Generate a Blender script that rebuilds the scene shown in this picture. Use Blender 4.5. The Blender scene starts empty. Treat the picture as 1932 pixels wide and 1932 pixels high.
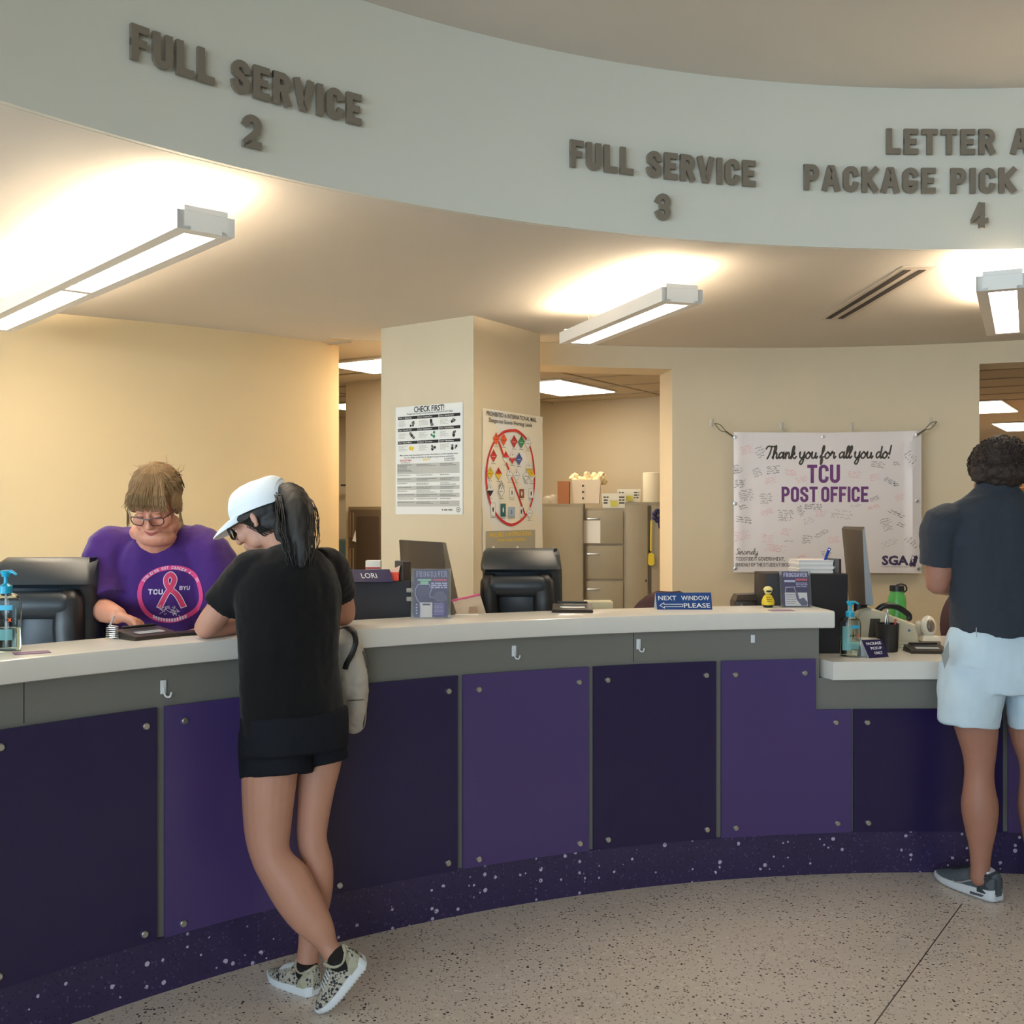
import bpy, bmesh, math, random
from math import sin, cos, pi, radians, atan2, sqrt, hypot
from mathutils import Vector, Matrix, noise
from mathutils.bvhtree import BVHTree
random.seed(7)
scene = bpy.context.scene
COL = scene.collection
V = Vector

# ---------------------------------------------------------------- camera, world, daylight, exposure
EYE, F = 1.55, 2000.0
cam_data = bpy.data.cameras.new('camera'); cam = bpy.data.objects.new('camera', cam_data); COL.objects.link(cam)
cam.location = (0, 0, EYE); cam.rotation_euler = (pi/2, 0, 0)
cam_data.sensor_width = 36; cam_data.lens = F/1932*36; cam_data.clip_start = .05
scene.camera = cam
world = bpy.data.worlds.new('world'); scene.world = world; world.use_nodes = True
world.node_tree.nodes['Background'].inputs[0].default_value = (.62, .78, 1, 1)
world.node_tree.nodes['Background'].inputs[1].default_value = .5
def area(name, loc, target, sx, sy, power, col):
    l = bpy.data.lights.new(name, 'AREA'); l.shape = 'RECTANGLE'; l.size = sx; l.size_y = sy; l.energy = power; l.color = col
    o = bpy.data.objects.new(name, l); COL.objects.link(o); o.location = loc
    o.rotation_euler = (V(target)-V(loc)).to_track_quat('-Z', 'Y').to_euler(); return o
area('daylight_through_rear_window', (-2.2, -4.95, 1.7), (.8, 4.6, 1.4), 5.8, 2.7, 285, (.70, .86, 1))
area('daylight_through_left_window', (-5.5, -1.9, 1.7), (2.0, 4.4, 1.5), 5.0, 2.6, 530, (.62, .83, 1))
LAMP_UP, LAMP_DOWN, PANEL = 150, 24, 9
WARM = (1, .81, .59)
scene.view_settings.view_transform = 'Standard'; scene.view_settings.look = 'None'
scene.view_settings.gamma = 1; scene.view_settings.use_curve_mapping = False
scene.view_settings.exposure = 0.30

# ---------------------------------------------------------------- helpers
def lin(c):
    return tuple(((x/255)/12.92 if x/255 <= .04045 else ((x/255+.055)/1.055)**2.4) for x in c[:3])
MATS = {}
def mat(name, rgb, rough=.6, metal=0, spec=.5, noise_amt=0, nscale=30, bump=0, bscale=60, alpha=1, trans=0, coat=0, sheen=0, sss=0):
    if name in MATS: return MATS[name]
    m = bpy.data.materials.new(name); m.use_nodes = True; nt = m.node_tree; b = nt.nodes['Principled BSDF']
    c = lin(rgb)+(1,)
    b.inputs['Base Color'].default_value = c; b.inputs['Roughness'].default_value = rough; b.inputs['Metallic'].default_value = metal
    b.inputs['Specular IOR Level'].default_value = spec; b.inputs['Alpha'].default_value = alpha
    b.inputs['Transmission Weight'].default_value = trans; b.inputs['Coat Weight'].default_value = coat
    if sheen: b.inputs['Sheen Weight'].default_value = sheen
    if sss: b.inputs['Subsurface Weight'].default_value = sss; b.inputs['Subsurface Radius'].default_value = (.02, .008, .004)
    tc = nt.nodes.new('ShaderNodeTexCoord')
    if noise_amt:
        n = nt.nodes.new('ShaderNodeTexNoise'); n.inputs['Scale'].default_value = nscale; n.inputs['Detail'].default_value = 4
        nt.links.new(tc.outputs['Object'], n.inputs['Vector'])
        mx = nt.nodes.new('ShaderNodeMix'); mx.data_type = 'RGBA'
        mx.inputs[6].default_value = tuple(x*(1-noise_amt) for x in c[:3])+(1,); mx.inputs[7].default_value = tuple(min(1, x*(1+noise_amt)) for x in c[:3])+(1,)
        nt.links.new(n.outputs['Fac'], mx.inputs[0]); nt.links.new(mx.outputs[2], b.inputs['Base Color'])
    if bump:
        n = nt.nodes.new('ShaderNodeTexNoise'); n.inputs['Scale'].default_value = bscale; n.inputs['Detail'].default_value = 3
        nt.links.new(tc.outputs['Object'], n.inputs['Vector'])
        bp = nt.nodes.new('ShaderNodeBump'); bp.inputs['Strength'].default_value = bump; bp.inputs['Distance'].default_value = .01
        nt.links.new(n.outputs['Fac'], bp.inputs['Height']); nt.links.new(bp.outputs['Normal'], b.inputs['Normal'])
    MATS[name] = m; return m
def emit(name, col, strength):
    if name in MATS: return MATS[name]
    m = bpy.data.materials.new(name); m.use_nodes = True; nt = m.node_tree; nt.nodes.clear()
    e = nt.nodes.new('ShaderNodeEmission'); o = nt.nodes.new('ShaderNodeOutputMaterial')
    e.inputs[0].default_value = tuple(col)+(1,); e.inputs[1].default_value = strength
    nt.links.new(e.outputs[0], o.inputs[0]); MATS[name] = m; return m
def flecked(name, base, flecks, rough=.35, spec=.5, coat=0, var=.08):
    """terrazzo: flecks = [(scale, size, density, rgb)]"""
    m = bpy.data.materials.new(name); m.use_nodes = True; nt = m.node_tree; b = nt.nodes['Principled BSDF']; L = nt.links.new
    b.inputs['Roughness'].default_value = rough; b.inputs['Specular IOR Level'].default_value = spec; b.inputs['Coat Weight'].default_value = coat
    tc = nt.nodes.new('ShaderNodeTexCoord'); n = nt.nodes.new('ShaderNodeTexNoise'); n.inputs['Scale'].default_value = 3; n.inputs['Detail'].default_value = 6
    L(tc.outputs['Object'], n.inputs['Vector'])
    c = lin(base); mx = nt.nodes.new('ShaderNodeMix'); mx.data_type = 'RGBA'
    mx.inputs[6].default_value = tuple(x*(1-var) for x in c)+(1,); mx.inputs[7].default_value = tuple(x*(1+var) for x in c)+(1,)
    L(n.outputs['Fac'], mx.inputs[0]); cur = mx.outputs[2]
    for (sc, size, dens, rgb) in flecks:
        v = nt.nodes.new('ShaderNodeTexVoronoi'); v.inputs['Scale'].default_value = sc; L(tc.outputs['Object'], v.inputs['Vector'])
        sep = nt.nodes.new('ShaderNodeSeparateColor'); L(v.outputs['Color'], sep.inputs[0])
        mu = nt.nodes.new('ShaderNodeMath'); mu.operation = 'MULTIPLY'; L(sep.outputs[1], mu.inputs[0]); mu.inputs[1].default_value = size
        lt = nt.nodes.new('ShaderNodeMath'); lt.operation = 'LESS_THAN'; L(v.outputs['Distance'], lt.inputs[0]); L(mu.outputs[0], lt.inputs[1])
        l2 = nt.nodes.new('ShaderNodeMath'); l2.operation = 'LESS_THAN'; L(sep.outputs[0], l2.inputs[0]); l2.inputs[1].default_value = dens
        an = nt.nodes.new('ShaderNodeMath'); an.operation = 'MULTIPLY'; L(lt.outputs[0], an.inputs[0]); L(l2.outputs[0], an.inputs[1])
        m2 = nt.nodes.new('ShaderNodeMix'); m2.data_type = 'RGBA'; L(an.outputs[0], m2.inputs[0]); L(cur, m2.inputs[6]); m2.inputs[7].default_value = lin(rgb)+(1,)
        cur = m2.outputs[2]
    L(cur, b.inputs['Base Color']); MATS[name] = m; return m

def P(px, py, Y):
    return V(((px-966)/F*Y, Y, EYE-(py-966)/F*Y))
def hit(px, R, c):
    k = (px-966)/F; A = k*k+1; B = -2*(k*c[0]+c[1]); D = c[0]**2+c[1]**2-R*R
    Y = (-B+sqrt(B*B-4*A*D))/(2*A); return k*Y, Y
def ang(px, R, c):
    x, y = hit(px, R, c); return atan2(x-c[0], y-c[1])
def cr(pts, sub=4, closed=False):
    """Catmull-Rom through tuples of any length"""
    n = len(pts); out = []
    if n < 3 and not closed: 
        for i in range(n-1):
            for k in range(sub): out.append(tuple(a+(b-a)*k/sub for a, b in zip(pts[i], pts[i+1])))
        out.append(tuple(pts[-1])); return out
    rng = range(n) if closed else range(n-1)
    for i in rng:
        if closed: p0, p1, p2, p3 = pts[i-1], pts[i], pts[(i+1) % n], pts[(i+2) % n]
        else: p0, p1, p2, p3 = pts[max(i-1, 0)], pts[i], pts[i+1], pts[min(i+2, n-1)]
        for k in range(sub):
            t = k/sub
            out.append(tuple(.5*((2*b)+(-a+c)*t+(2*a-5*b+4*c-d)*t*t+(-a+3*b-3*c+d)*t**3) for a, b, c, d in zip(p0, p1, p2, p3)))
    if not closed: out.append(tuple(pts[-1]))
    return out
ORG = {}
class MB:
    def __init__(s): s.v = []; s.f = []; s.m = []; s.sm = []; s.slots = []; s.T = Matrix.Identity(4)
    def frame(s, o, ux, uz):
        ux = V(ux).normalized(); uz = V(uz).normalized(); n = ux.cross(uz).normalized()
        s.T = Matrix(((ux.x, uz.x, n.x, o[0]), (ux.y, uz.y, n.y, o[1]), (ux.z, uz.z, n.z, o[2]), (0, 0, 0, 1))); return s
    def at(s, loc, rz=0, rx=0, ry=0):
        s.T = Matrix.Translation(loc) @ Matrix.Rotation(rz, 4, 'Z') @ Matrix.Rotation(rx, 4, 'X') @ Matrix.Rotation(ry, 4, 'Y'); return s
    def add(s, vs, fs, m, sm=False):
        if m not in s.slots: s.slots.append(m)
        i = s.slots.index(m); b = len(s.v); s.v += [s.T @ V(v) for v in vs]
        for f in fs: s.f.append([b+k for k in f]); s.m.append(i); s.sm.append(sm)
        return s
    def box(s, c, d, m, bev=0, rz=0, seg=2):
        x, y, z = d[0]/2, d[1]/2, d[2]/2
        vs = [V((a*x, b*y, e*z)) for a in (-1, 1) for b in (-1, 1) for e in (-1, 1)]
        fs = [(0, 1, 3, 2), (4, 6, 7, 5), (0, 4, 5, 1), (2, 3, 7, 6), (0, 2, 6, 4), (1, 5, 7, 3)]
        if bev:
            bm = bmesh.new(); bv = [bm.verts.new(v) for v in vs]
            for f in fs: bm.faces.new([bv[i] for i in f])
            bmesh.ops.bevel(bm, geom=list(bm.edges), offset=bev, segments=seg, affect='EDGES', profile=.5)
            bm.verts.index_update(); vs = [v.co.copy() for v in bm.verts]; fs = [[v.index for v in f.verts] for f in bm.faces]; bm.free()
        R = Matrix.Rotation(rz, 4, 'Z'); return s.add([R @ v+V(c) for v in vs], fs, m, bool(bev))
    def hexa(s, lo, hi, m, sm=False):
        """two matching rings of points -> solid"""
        n = len(lo); fs = [list(range(n))[::-1], list(range(n, 2*n))]+[(i, (i+1) % n, n+(i+1) % n, n+i) for i in range(n)]
        return s.add(list(lo)+list(hi), fs, m, sm)
    def prism(s, poly, z0, z1, m, sm=False):
        a = sum(poly[i][0]*poly[(i+1) % len(poly)][1]-poly[(i+1) % len(poly)][0]*poly[i][1] for i in range(len(poly)))
        if a < 0: poly = poly[::-1]
        return s.hexa([(p[0], p[1], z0) for p in poly], [(p[0], p[1], z1) for p in poly], m, sm)
    def flat(s, poly, z, m):
        a = sum(poly[i][0]*poly[(i+1) % len(poly)][1]-poly[(i+1) % len(poly)][0]*poly[i][1] for i in range(len(poly)))
        if a < 0: poly = poly[::-1]
        return s.add([(p[0], p[1], z) for p in poly], [list(range(len(poly)))], m)
    def rect(s, x0, y0, x1, y1, z, m): return s.flat([(x0, y0), (x1, y0), (x1, y1), (x0, y1)], z, m)
    def loft(s, rings, m, cap=True, sm=True, closed_ring=True):
        n = len(rings[0]); vs = [p for r in rings for p in r]; fs = []
        for i in range(len(rings)-1):
            for j in range(n if closed_ring else n-1):
                k = (j+1) % n; fs.append((i*n+j, i*n+k, (i+1)*n+k, (i+1)*n+j))
        if cap: fs.append(list(range(n))[::-1]); fs.append([(len(rings)-1)*n+j for j in range(n)])
        return s.add(vs, fs, m, sm)
    def tube(s, pts, r, m, n=8, side=None, rb=None, cap=True, rnd=False, sub=0, sm=True):
        pts = [V(p) for p in pts]; N = len(pts); ra = [r]*N if isinstance(r, (int, float)) else list(r)
        rb = list(ra) if rb is None else ([rb]*N if isinstance(rb, (int, float)) else list(rb))
        if sub:
            q = cr([tuple(p)+(a, b) for p, a, b in zip(pts, ra, rb)], sub); pts = [V(p[:3]) for p in q]; ra = [p[3] for p in q]; rb = [p[4] for p in q]; N = len(pts)
        rings = []; a = None
        for i in range(N):
            d = (pts[min(i+1, N-1)]-pts[max(i-1, 0)]).normalized()
            ref = V(side) if side is not None else (a if a is not None else (V((0, 0, 1)) if abs(d.z) < .9 else V((1, 0, 0))))
            a = ref-d*ref.dot(d)
            if a.length < 1e-6: a = d.orthogonal()
            a.normalize(); b = d.cross(a)
            ring = lambda c, k: [c+a*(cos(t)*ra[i]*k)+b*(sin(t)*rb[i]*k) for t in [2*pi*j/n for j in range(n)]]
            rr = min(ra[i], rb[i])
            if rnd and i == 0: rings += [ring(pts[0]-d*rr*.97, .25), ring(pts[0]-d*rr*.72, .7), ring(pts[0]-d*rr*.38, .92)]
            rings.append(ring(pts[i], 1))
            if rnd and i == N-1: rings += [ring(pts[i]+d*rr*.38, .92), ring(pts[i]+d*rr*.72, .7), ring(pts[i]+d*rr*.97, .25)]
        return s.loft(rings, m, cap, sm)
    def lathe(s, prof, m, n=24, c=(0, 0, 0), sx=1, sy=1):
        rings = [[(c[0]+cos(2*pi*j/n)*r*sx, c[1]+sin(2*pi*j/n)*r*sy, c[2]+z) for j in range(n)] for r, z in prof]
        return s.loft(rings, m)
    def ell(s, c, r, m, n=16, rot=None):
        R = rot if rot is not None else Matrix.Identity(3); c = V(c); k = n//2; rings = []
        for i in range(k+1):
            a = -pi/2+pi*(i+.02)/(k+.04); rings.append([c+R @ V((cos(a)*cos(2*pi*j/n)*r[0], cos(a)*sin(2*pi*j/n)*r[1], sin(a)*r[2])) for j in range(n)])
        return s.loft(rings, m)
    def ribbon(s, pts, t, z0, z1, m, closed=False, cap=True):
        pts = [V((p[0], p[1])) for p in pts]; q = [pts[0]]
        for p in pts[1:]:
            if (p-q[-1]).length > 1e-6: q.append(p)
        if closed and (q[0]-q[-1]).length < 1e-6: q.pop()
        pts = q; n = len(pts)
        if n < 2: return s
        if not closed and cap:
            pts[0] = pts[0]-(pts[1]-pts[0]).normalized()*t/2; pts[-1] = pts[-1]+(pts[-1]-pts[-2]).normalized()*t/2
        L, R = [], []
        for i in range(n):
            if closed: a, b = pts[i]-pts[i-1], pts[(i+1) % n]-pts[i]
            else: a = pts[max(i, 1)]-pts[max(i, 1)-1]; b = pts[min(i, n-2)+1]-pts[min(i, n-2)]
            a.normalize(); b.normalize(); na, nb = V((-a.y, a.x)), V((-b.y, b.x)); mt = na+nb
            if mt.length < .3: mt = na.copy()
            mt.normalize(); k = min(t/2/max(.35, mt.dot(na)), t*1.3); L.append(pts[i]+mt*k); R.append(pts[i]-mt*k)
        vs = []; 
        for l, r in zip(L, R): vs += [(r.x, r.y, z1), (l.x, l.y, z1)]
        flat = z0 is None
        if not flat:
            for l, r in zip(L, R): vs += [(r.x, r.y, z0), (l.x, l.y, z0)]
        fs = []; o = 2*n
        for i in range(n if closed else n-1):
            j = (i+1) % n; fs.append((2*i, 2*j, 2*j+1, 2*i+1))
            if not flat:
                fs += [(o+2*i, o+2*i+1, o+2*j+1, o+2*j), (2*i, o+2*i, o+2*j, 2*j), (2*i+1, 2*j+1, o+2*j+1, o+2*i+1)]
        if not closed and not flat: fs += [(0, 1, o+1, o), (2*n-2, 2*o-2, 2*o-1, 2*n-1)]
        return s.add(vs, fs, m)
    def build(s, name, parent=None, local=False, label=None, sharp=38):
        vs = s.v
        if local: o = V((0, 0, 0)); po = V((0, 0, 0))
        elif parent is not None: po = ORG[parent.name]; o = po
        else:
            xs = [v.x for v in vs]; ys = [v.y for v in vs]; o = V(((min(xs)+max(xs))/2, (min(ys)+max(ys))/2, min(v.z for v in vs))); po = None
        me = bpy.data.meshes.new(name); me.from_pydata([v-o for v in vs], [], s.f)
        for m in s.slots: me.materials.append(m)
        me.polygons.foreach_set('material_index', s.m); me.polygons.foreach_set('use_smooth', s.sm); me.update()
        if any(s.sm): me.set_sharp_from_angle(angle=radians(sharp))
        ob = bpy.data.objects.new(name, me); COL.objects.link(ob)
        if parent is not None: ob.parent = parent; ORG[ob.name] = po
        else: ob.location = o if not local else (0, 0, 0); ORG[ob.name] = V(o)
        if label: ob['label'] = label
        return ob
def thing(name, label, cat, loc=(0, 0, 0), group=None, rz=0):
    o = bpy.data.objects.new(name, None); COL.objects.link(o); o.location = loc; o.rotation_euler = (0, 0, rz); o.empty_display_size = .05
    o['label'] = label; o['category'] = cat; ORG[o.name] = V(loc)
    if group: o['group'] = group
    return o
def tag(o, label, cat, group=None):
    o['label'] = label; o['category'] = cat
    if group: o['group'] = group
    return o
def struct(o): o['kind'] = 'structure'; return o
def solid(mb, vox, smooth=3, disp=None, name='part', parent=None, mats=None, label=None, dec=None):
    """fuse overlapping closed shapes into one continuous skin"""
    me = bpy.data.meshes.new('t'); me.from_pydata(mb.v, [], mb.f); ob = bpy.data.objects.new('t', me); COL.objects.link(ob)
    r = ob.modifiers.new('r', 'REMESH'); r.mode = 'VOXEL'; r.voxel_size = vox; r.use_smooth_shade = True
    if smooth: q = ob.modifiers.new('s', 'SMOOTH'); q.iterations = smooth; q.factor = .5
    dg = bpy.context.evaluated_depsgraph_get(); m2 = bpy.data.meshes.new_from_object(ob.evaluated_get(dg))
    bpy.data.objects.remove(ob); bpy.data.meshes.remove(me)
    if disp:
        ns = [v.normal.copy() for v in m2.vertices]
        for v, n in zip(m2.vertices, ns): v.co = v.co+n*disp(v.co, n)
    po = ORG[parent.name] if parent is not None else V((0, 0, 0))
    bv = BVHTree.FromPolygons([v.co.copy() for v in m2.vertices], [list(p.vertices) for p in m2.polygons])
    for v in m2.vertices: v.co -= po
    m2.materials.clear()
    for m in (mats or mb.slots[:1]): m2.materials.append(m)
    m2.name = name
    for p in m2.polygons: p.use_smooth = True; p.material_index = 0
    o = bpy.data.objects.new(name, m2); COL.objects.link(o)
    if parent is not None: o.parent = parent; ORG[o.name] = po
    if label: o['label'] = label
    return o, bv

# ---------------------------------------------------------------- lettering
def arc(cx, cy, rx, ry, a0, a1, n=8):
    return [(cx+rx*cos(radians(a0+(a1-a0)*i/n)), cy+ry*sin(radians(a0+(a1-a0)*i/n))) for i in range(n+1)]
def glyph(ch, w, h):
    r = w/2; m = h/2; rr = min(r, h*.22)
    G = {
     'A': [[(0, 0), (w*.41, h), (w*.59, h), (w, 0)], [(w*.2, h*.28), (w*.8, h*.28)]],
     'B': [[(0, 0), (0, h), (w-rr, h)]+arc(w-rr, h-m/2, rr, m/2, 90, -90)+[(0, m)], [(0, m), (w-rr, m)]+arc(w-rr, m/2, rr, m/2, 90, -90)+[(0, 0)]],
     'C': [arc(r, h-rr, r, rr, 0, 180)+arc(r, rr, r, rr, 180, 360)],
     'D': [[(0, 0), (0, h), (w-rr, h)]+arc(w-rr, h-rr, rr, rr, 90, 0)+arc(w-rr, rr, rr, rr, 0, -90)+[(0, 0)]],
     'E': [[(w, h), (0, h), (0, 0), (w, 0)], [(0, m), (w*.8, m)]],
     'F': [[(w, h), (0, h), (0, 0)], [(0, m), (w*.8, m)]],
     'G': [arc(r, h-rr, r, rr, 12, 180)+arc(r, rr, r, rr, 180, 360)+[(w, m*.70), (w*.52, m*.70)]],
     'H': [[(0, 0), (0, h)], [(w, 0), (w, h)], [(0, m), (w, m)]],
     'I': [[(0, 0), (0, h)]],
     'J': [[(w, h)]+arc(r, rr, r, rr, 0, -180)],
     'K': [[(0, 0), (0, h)], [(w, h), (w*.08, m*.9)], [(w*.3, h*.55), (w, 0)]],
     'L': [[(0, h), (0, 0), (w, 0)]],
     'M': [[(0, 0), (0, h), (r, h*.35), (w, h), (w, 0)]],
     'N': [[(0, 0), (0, h), (w, 0), (w, h)]],
     'O': [arc(r, h-rr, r, rr, 0, 180)+arc(r, rr, r, rr, 180, 360)+[(w, h-rr)]],
     'P': [[(0, 0), (0, h)], [(0, h), (w-rr, h)]+arc(w-rr, h-h*.27, rr, h*.27, 90, -90)+[(w*.1, h*.46)]],
     'R': [[(0, 0), (0, h)], [(0, h), (w-rr, h)]+arc(w-rr, h-h*.25, rr, h*.25, 90, -90)+[(w*.1, h*.5)], [(w*.55, h*.5), (w, 0)]],
     'S': [arc(r, h-rr, r, rr, 0, 180)+[(w*.04, h*.66), (w*.96, h*.36)]+arc(r, rr, r, rr, 0, -180)],
     'T': [[(0, h), (w, h)], [(r, h), (r, 0)]],
     'U': [[(0, h)]+arc(r, rr, r, rr, 180, 360)+[(w, h)]],
     'V': [[(0, h), (w*.41, 0), (w*.59, 0), (w, h)]], 'W': [[(0, h), (w*.25, 0), (r, h*.7), (w*.75, 0), (w, h)]],
     'X': [[(0, 0), (w, h)], [(0, h), (w, 0)]], 'Y': [[(0, h), (r, m), (w, h)], [(r, m), (r, 0)]],
     'Z': [[(0, h), (w, h), (0, 0), (w, 0)]],
     '2': [arc(r, h-rr, r, rr, 170, 0)+[(w*.9, h*.5), (0, h*.04), (0, 0), (w, 0)]],
     '3': [arc(r, h-h*.25, r, h*.25, 165, -70, 10)+[(w*.42, m)], [(w*.42, m)]+arc(r, h*.26, r, h*.26, 70, -165, 10)],
     '4': [[(w*.74, 0), (w*.74, h)], [(w*.62, h), (0, h*.28), (0, h*.22), (w*1.1, h*.22)]],
     '.': [[(0, 0), (.001, 0)]], ',': [[(0, 0), (-.02*h, -.15*h)]], '!': [[(0, h), (0, h*.35)], [(0, 0), (0, .001)]],
    }
    return G.get(ch, [])
def word(mb, txt, x, y, H, m, wr=.42, tr=.2, gap=.16, z0=None, z1=.001, sp=.45, wid=None):
    """condensed bold capitals; returns end x. wid = total width to fit"""
    t = H*tr
    def width(c): return {'I': 0, '.': 0, ',': 0, '!': 0, 'M': 1.5, 'W': 1.7, 'E': .85, 'F': .85, 'L': .8}.get(c, 1)*(H*wr)
    def total(k): return sum(((sp*H*wr*1.6 if c == ' ' else width(c)+t+gap*H*.6))*k for c in txt)-gap*H*.6*k
    k = 1 if wid is None else wid/total(1)
    for i, c in enumerate(txt):
        if c == ' ': x += sp*H*wr*1.6*k; continue
        w = width(c)*k
        for j, st in enumerate(glyph(c, w, H-t)):
            st = [(x+t*k/2+p[0], y+t/2+p[1]) for p in st]; cl = len(st) > 3 and hypot(st[0][0]-st[-1][0], st[0][1]-st[-1][1]) < 1e-5
            mb.ribbon(st, t*min(1, k*1.05), z0, z1+j*.00005, m, closed=cl)
        x += w+(t+gap*H*.6)*k
    return x
FONTC = {}
def btext(mb, txt, x, y, H, m, z=.001, bold=0, wid=None, align='L', depth=None, shear=0):
    """small printed text using the built-in face; H = cap height"""
    key = (txt, bold, shear)
    if key not in FONTC:
        cu = bpy.data.curves.new('t', 'FONT'); cu.body = txt; cu.size = 1; cu.resolution_u = 2; cu.offset = bold; cu.shear = shear
        ob = bpy.data.objects.new('t', cu); COL.objects.link(ob); dg = bpy.context.evaluated_depsgraph_get(); dg.update()
        me = bpy.data.meshes.new_from_object(ob.evaluated_get(dg)); vs = [tuple(v.co) for v in me.vertices]; fs = [tuple(p.vertices) for p in me.polygons]
        bpy.data.objects.remove(ob); bpy.data.curves.remove(cu); bpy.data.meshes.remove(me); FONTC[key] = (vs, fs)
    vs, fs = FONTC[key]
    if not vs: return
    x0 = min(v[0] for v in vs); x1 = max(v[0] for v in vs); s = H/.73; sx = s if wid is None else wid/(x1-x0); W = (x1-x0)*sx
    ox = x-{'L': 0, 'C': W/2, 'R': W}[align]
    P2 = [(ox+(v[0]-x0)*sx, y+v[1]*s, z) for v in vs]
    fo = []
    for f in fs:
        a = sum(P2[f[i]][0]*P2[f[(i+1) % len(f)]][1]-P2[f[(i+1) % len(f)]][0]*P2[f[i]][1] for i in range(len(f))); fo.append(f if a > 0 else f[::-1])
    mb.add(P2, fo, m)
def greek(mb, x0, x1, y, h, m, z=.001, fill=1.0, rnd=None):
    R = rnd or random; x = x0; end = x0+(x1-x0)*fill
    while x < end-h*.5:
        w = min(h*R.uniform(1, 4), end-x); mb.rect(x, y, x+w, y+h*.75, z, m); x += w+h*.55
CUR = {'a': (1.15, [[(.9, .8), (.5, 1), (.1, .6), (.3, .05), (.75, .4), (.9, .95), (.88, .3), (1.0, 0), (1.25, .3)]]),
 'n': (1.1, [[(0, .6), (.18, .98), (.22, 0)], [(.22, .5), (.55, 1), (.78, .7), (.78, .2), (.95, 0), (1.15, .3)]]),
 'h': (1.05, [[(0, .2), (.45, 1.3), (.42, 1.95), (.18, 1.75), (.15, 0)], [(.15, .5), (.5, 1), (.72, .7), (.72, .2), (.9, 0), (1.1, .3)]]),
 'k': (1.0, [[(0, .2), (.45, 1.3), (.42, 1.95), (.18, 1.75), (.15, 0)], [(.15, .35), (.55, 1), (.6, .65), (.25, .5), (.55, .1), (.8, 0), (1.0, .3)]]),
 'y': (1.1, [[(0, .8), (.1, 1), (.1, .35), (.4, .05), (.78, .4), (.85, 1), (.85, -.3), (.6, -.95), (.25, -.75), (.5, -.2), (1.1, .3)]]),
 'o': (1.05, [[(.5, 1), (.1, .6), (.2, .1), (.55, 0), (.88, .5), (.55, 1), (.8, .78), (1.1, .8)]]),
 'u': (1.1, [[(0, .8), (.12, 1), (.12, .3), (.4, 0), (.72, .35), (.8, 1), (.8, .3), (.98, 0), (1.15, .3)]]),
 'f': (.8, [[(0, .2), (.5, 1.2), (.5, 1.95), (.27, 1.75), (.25, -.7), (.45, -.85), (.5, -.2), (.3, .1), (.8, .3)]]),
 'r': (.95, [[(0, .5), (.2, 1.1), (.3, .85), (.62, .9), (.58, .3), (.75, 0), (.95, .3)]]),
 'l': (.55, [[(0, .2), (.45, 1.3), (.42, 1.95), (.18, 1.7), (.2, .3), (.38, 0), (.6, .3)]]),
 'd': (1.15, [[(.8, .8), (.45, 1), (.1, .6), (.25, .05), (.7, .3), (.85, 1), (.9, 1.95), (.86, .4), (1, 0), (1.2, .3)]]),
 'i': (.5, [[(0, .3), (.15, 1), (.15, .2), (.32, 0), (.5, .3)], [(.2, 1.45), (.22, 1.5)]]),
 'c': (.8, [[(.72, .8), (.42, 1), (.1, .5), (.35, 0), (.8, .3)]]), 'e': (.8, [[(.05, .35), (.65, .7), (.45, 1), (.12, .55), (.35, 0), (.8, .3)]]),
 'T': (1.35, [[(0, 1.6), (.3, 2.0), (1.4, 1.95), (1.75, 2.1)], [(.95, 1.95), (.78, .8), (.45, 0)]]),
 'S': (1.0, [[(.95, 1.75), (.65, 2.0), (.25, 1.6), (.72, 1.0), (.55, .1), (0, .2)]]),
 '!': (.5, [[(.3, 2.0), (.2, .6)], [(.15, .03), (.16, .08)]]), ',': (.4, [[(.1, .05), (0, -.3)]]), ' ': (.55, [])}
def cursive(mb, txt, x, y, xh, t, m, wid, z=.001):
    tot = sum(CUR[c][0] for c in txt); k = wid/(tot*xh)
    for ch in txt:
        adv, sts = CUR[ch]
        for j, st in enumerate(sts):
            pts = cr(st, 5) if len(st) > 2 else st
            mb.ribbon([(x+(p[0]+p[1]*.18)*xh*k, y+p[1]*xh) for p in pts], t, None, z+j*.00005, m)
        x += adv*xh*k

# ---------------------------------------------------------------- materials
paint = mat('warm white wall paint', (214, 198, 168), .85, noise_amt=.02, nscale=6, bump=.05, bscale=250)
paint_fascia = mat('white fascia paint', (208, 205, 191), .8, noise_amt=.015, nscale=5, bump=.04, bscale=250)
paint_ceil = mat('ceiling paint', (208, 200, 187), .9, noise_amt=.015, nscale=4, bump=.05, bscale=200)
tile_ceil = mat('acoustic ceiling', (200, 185, 160), .95, noise_amt=.04, nscale=120)
grid_metal = mat('ceiling grid', (170, 155, 130), .7)
terrazzo = flecked('beige terrazzo', (216, 204, 192), [(95, .55, .20, (70, 60, 52)), (150, .6, .25, (140, 124, 110)), (60, .6, .14, (226, 216, 204))], rough=.32, var=.07)
terrazzo_purple = flecked('purple terrazzo', (54, 44, 82), [(50, .46, .12, (190, 180, 205)), (110, .5, .25, (88, 74, 118)), (160, .5, .3, (32, 24, 50))], rough=.3, var=.25)
gray_lam = mat('grey laminate', (120, 119, 113), .5, noise_amt=.03, nscale=40)
solid_white = mat('white solid surface', (226, 222, 214), .22, noise_amt=.03, nscale=9, coat=.15)
acr_dark = mat('dark purple acrylic', (35, 26, 70), .28, spec=.5, noise_amt=.05, nscale=2)
acr_light = mat('mid purple acrylic', (74, 58, 112), .3, spec=.5, noise_amt=.05, nscale=2)
steel = mat('brushed steel', (205, 205, 205), .28, metal=1)
white_pl = mat('white plastic', (225, 228, 230), .4)
black_pl = mat('black plastic', (24, 24, 27), .42)
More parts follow.
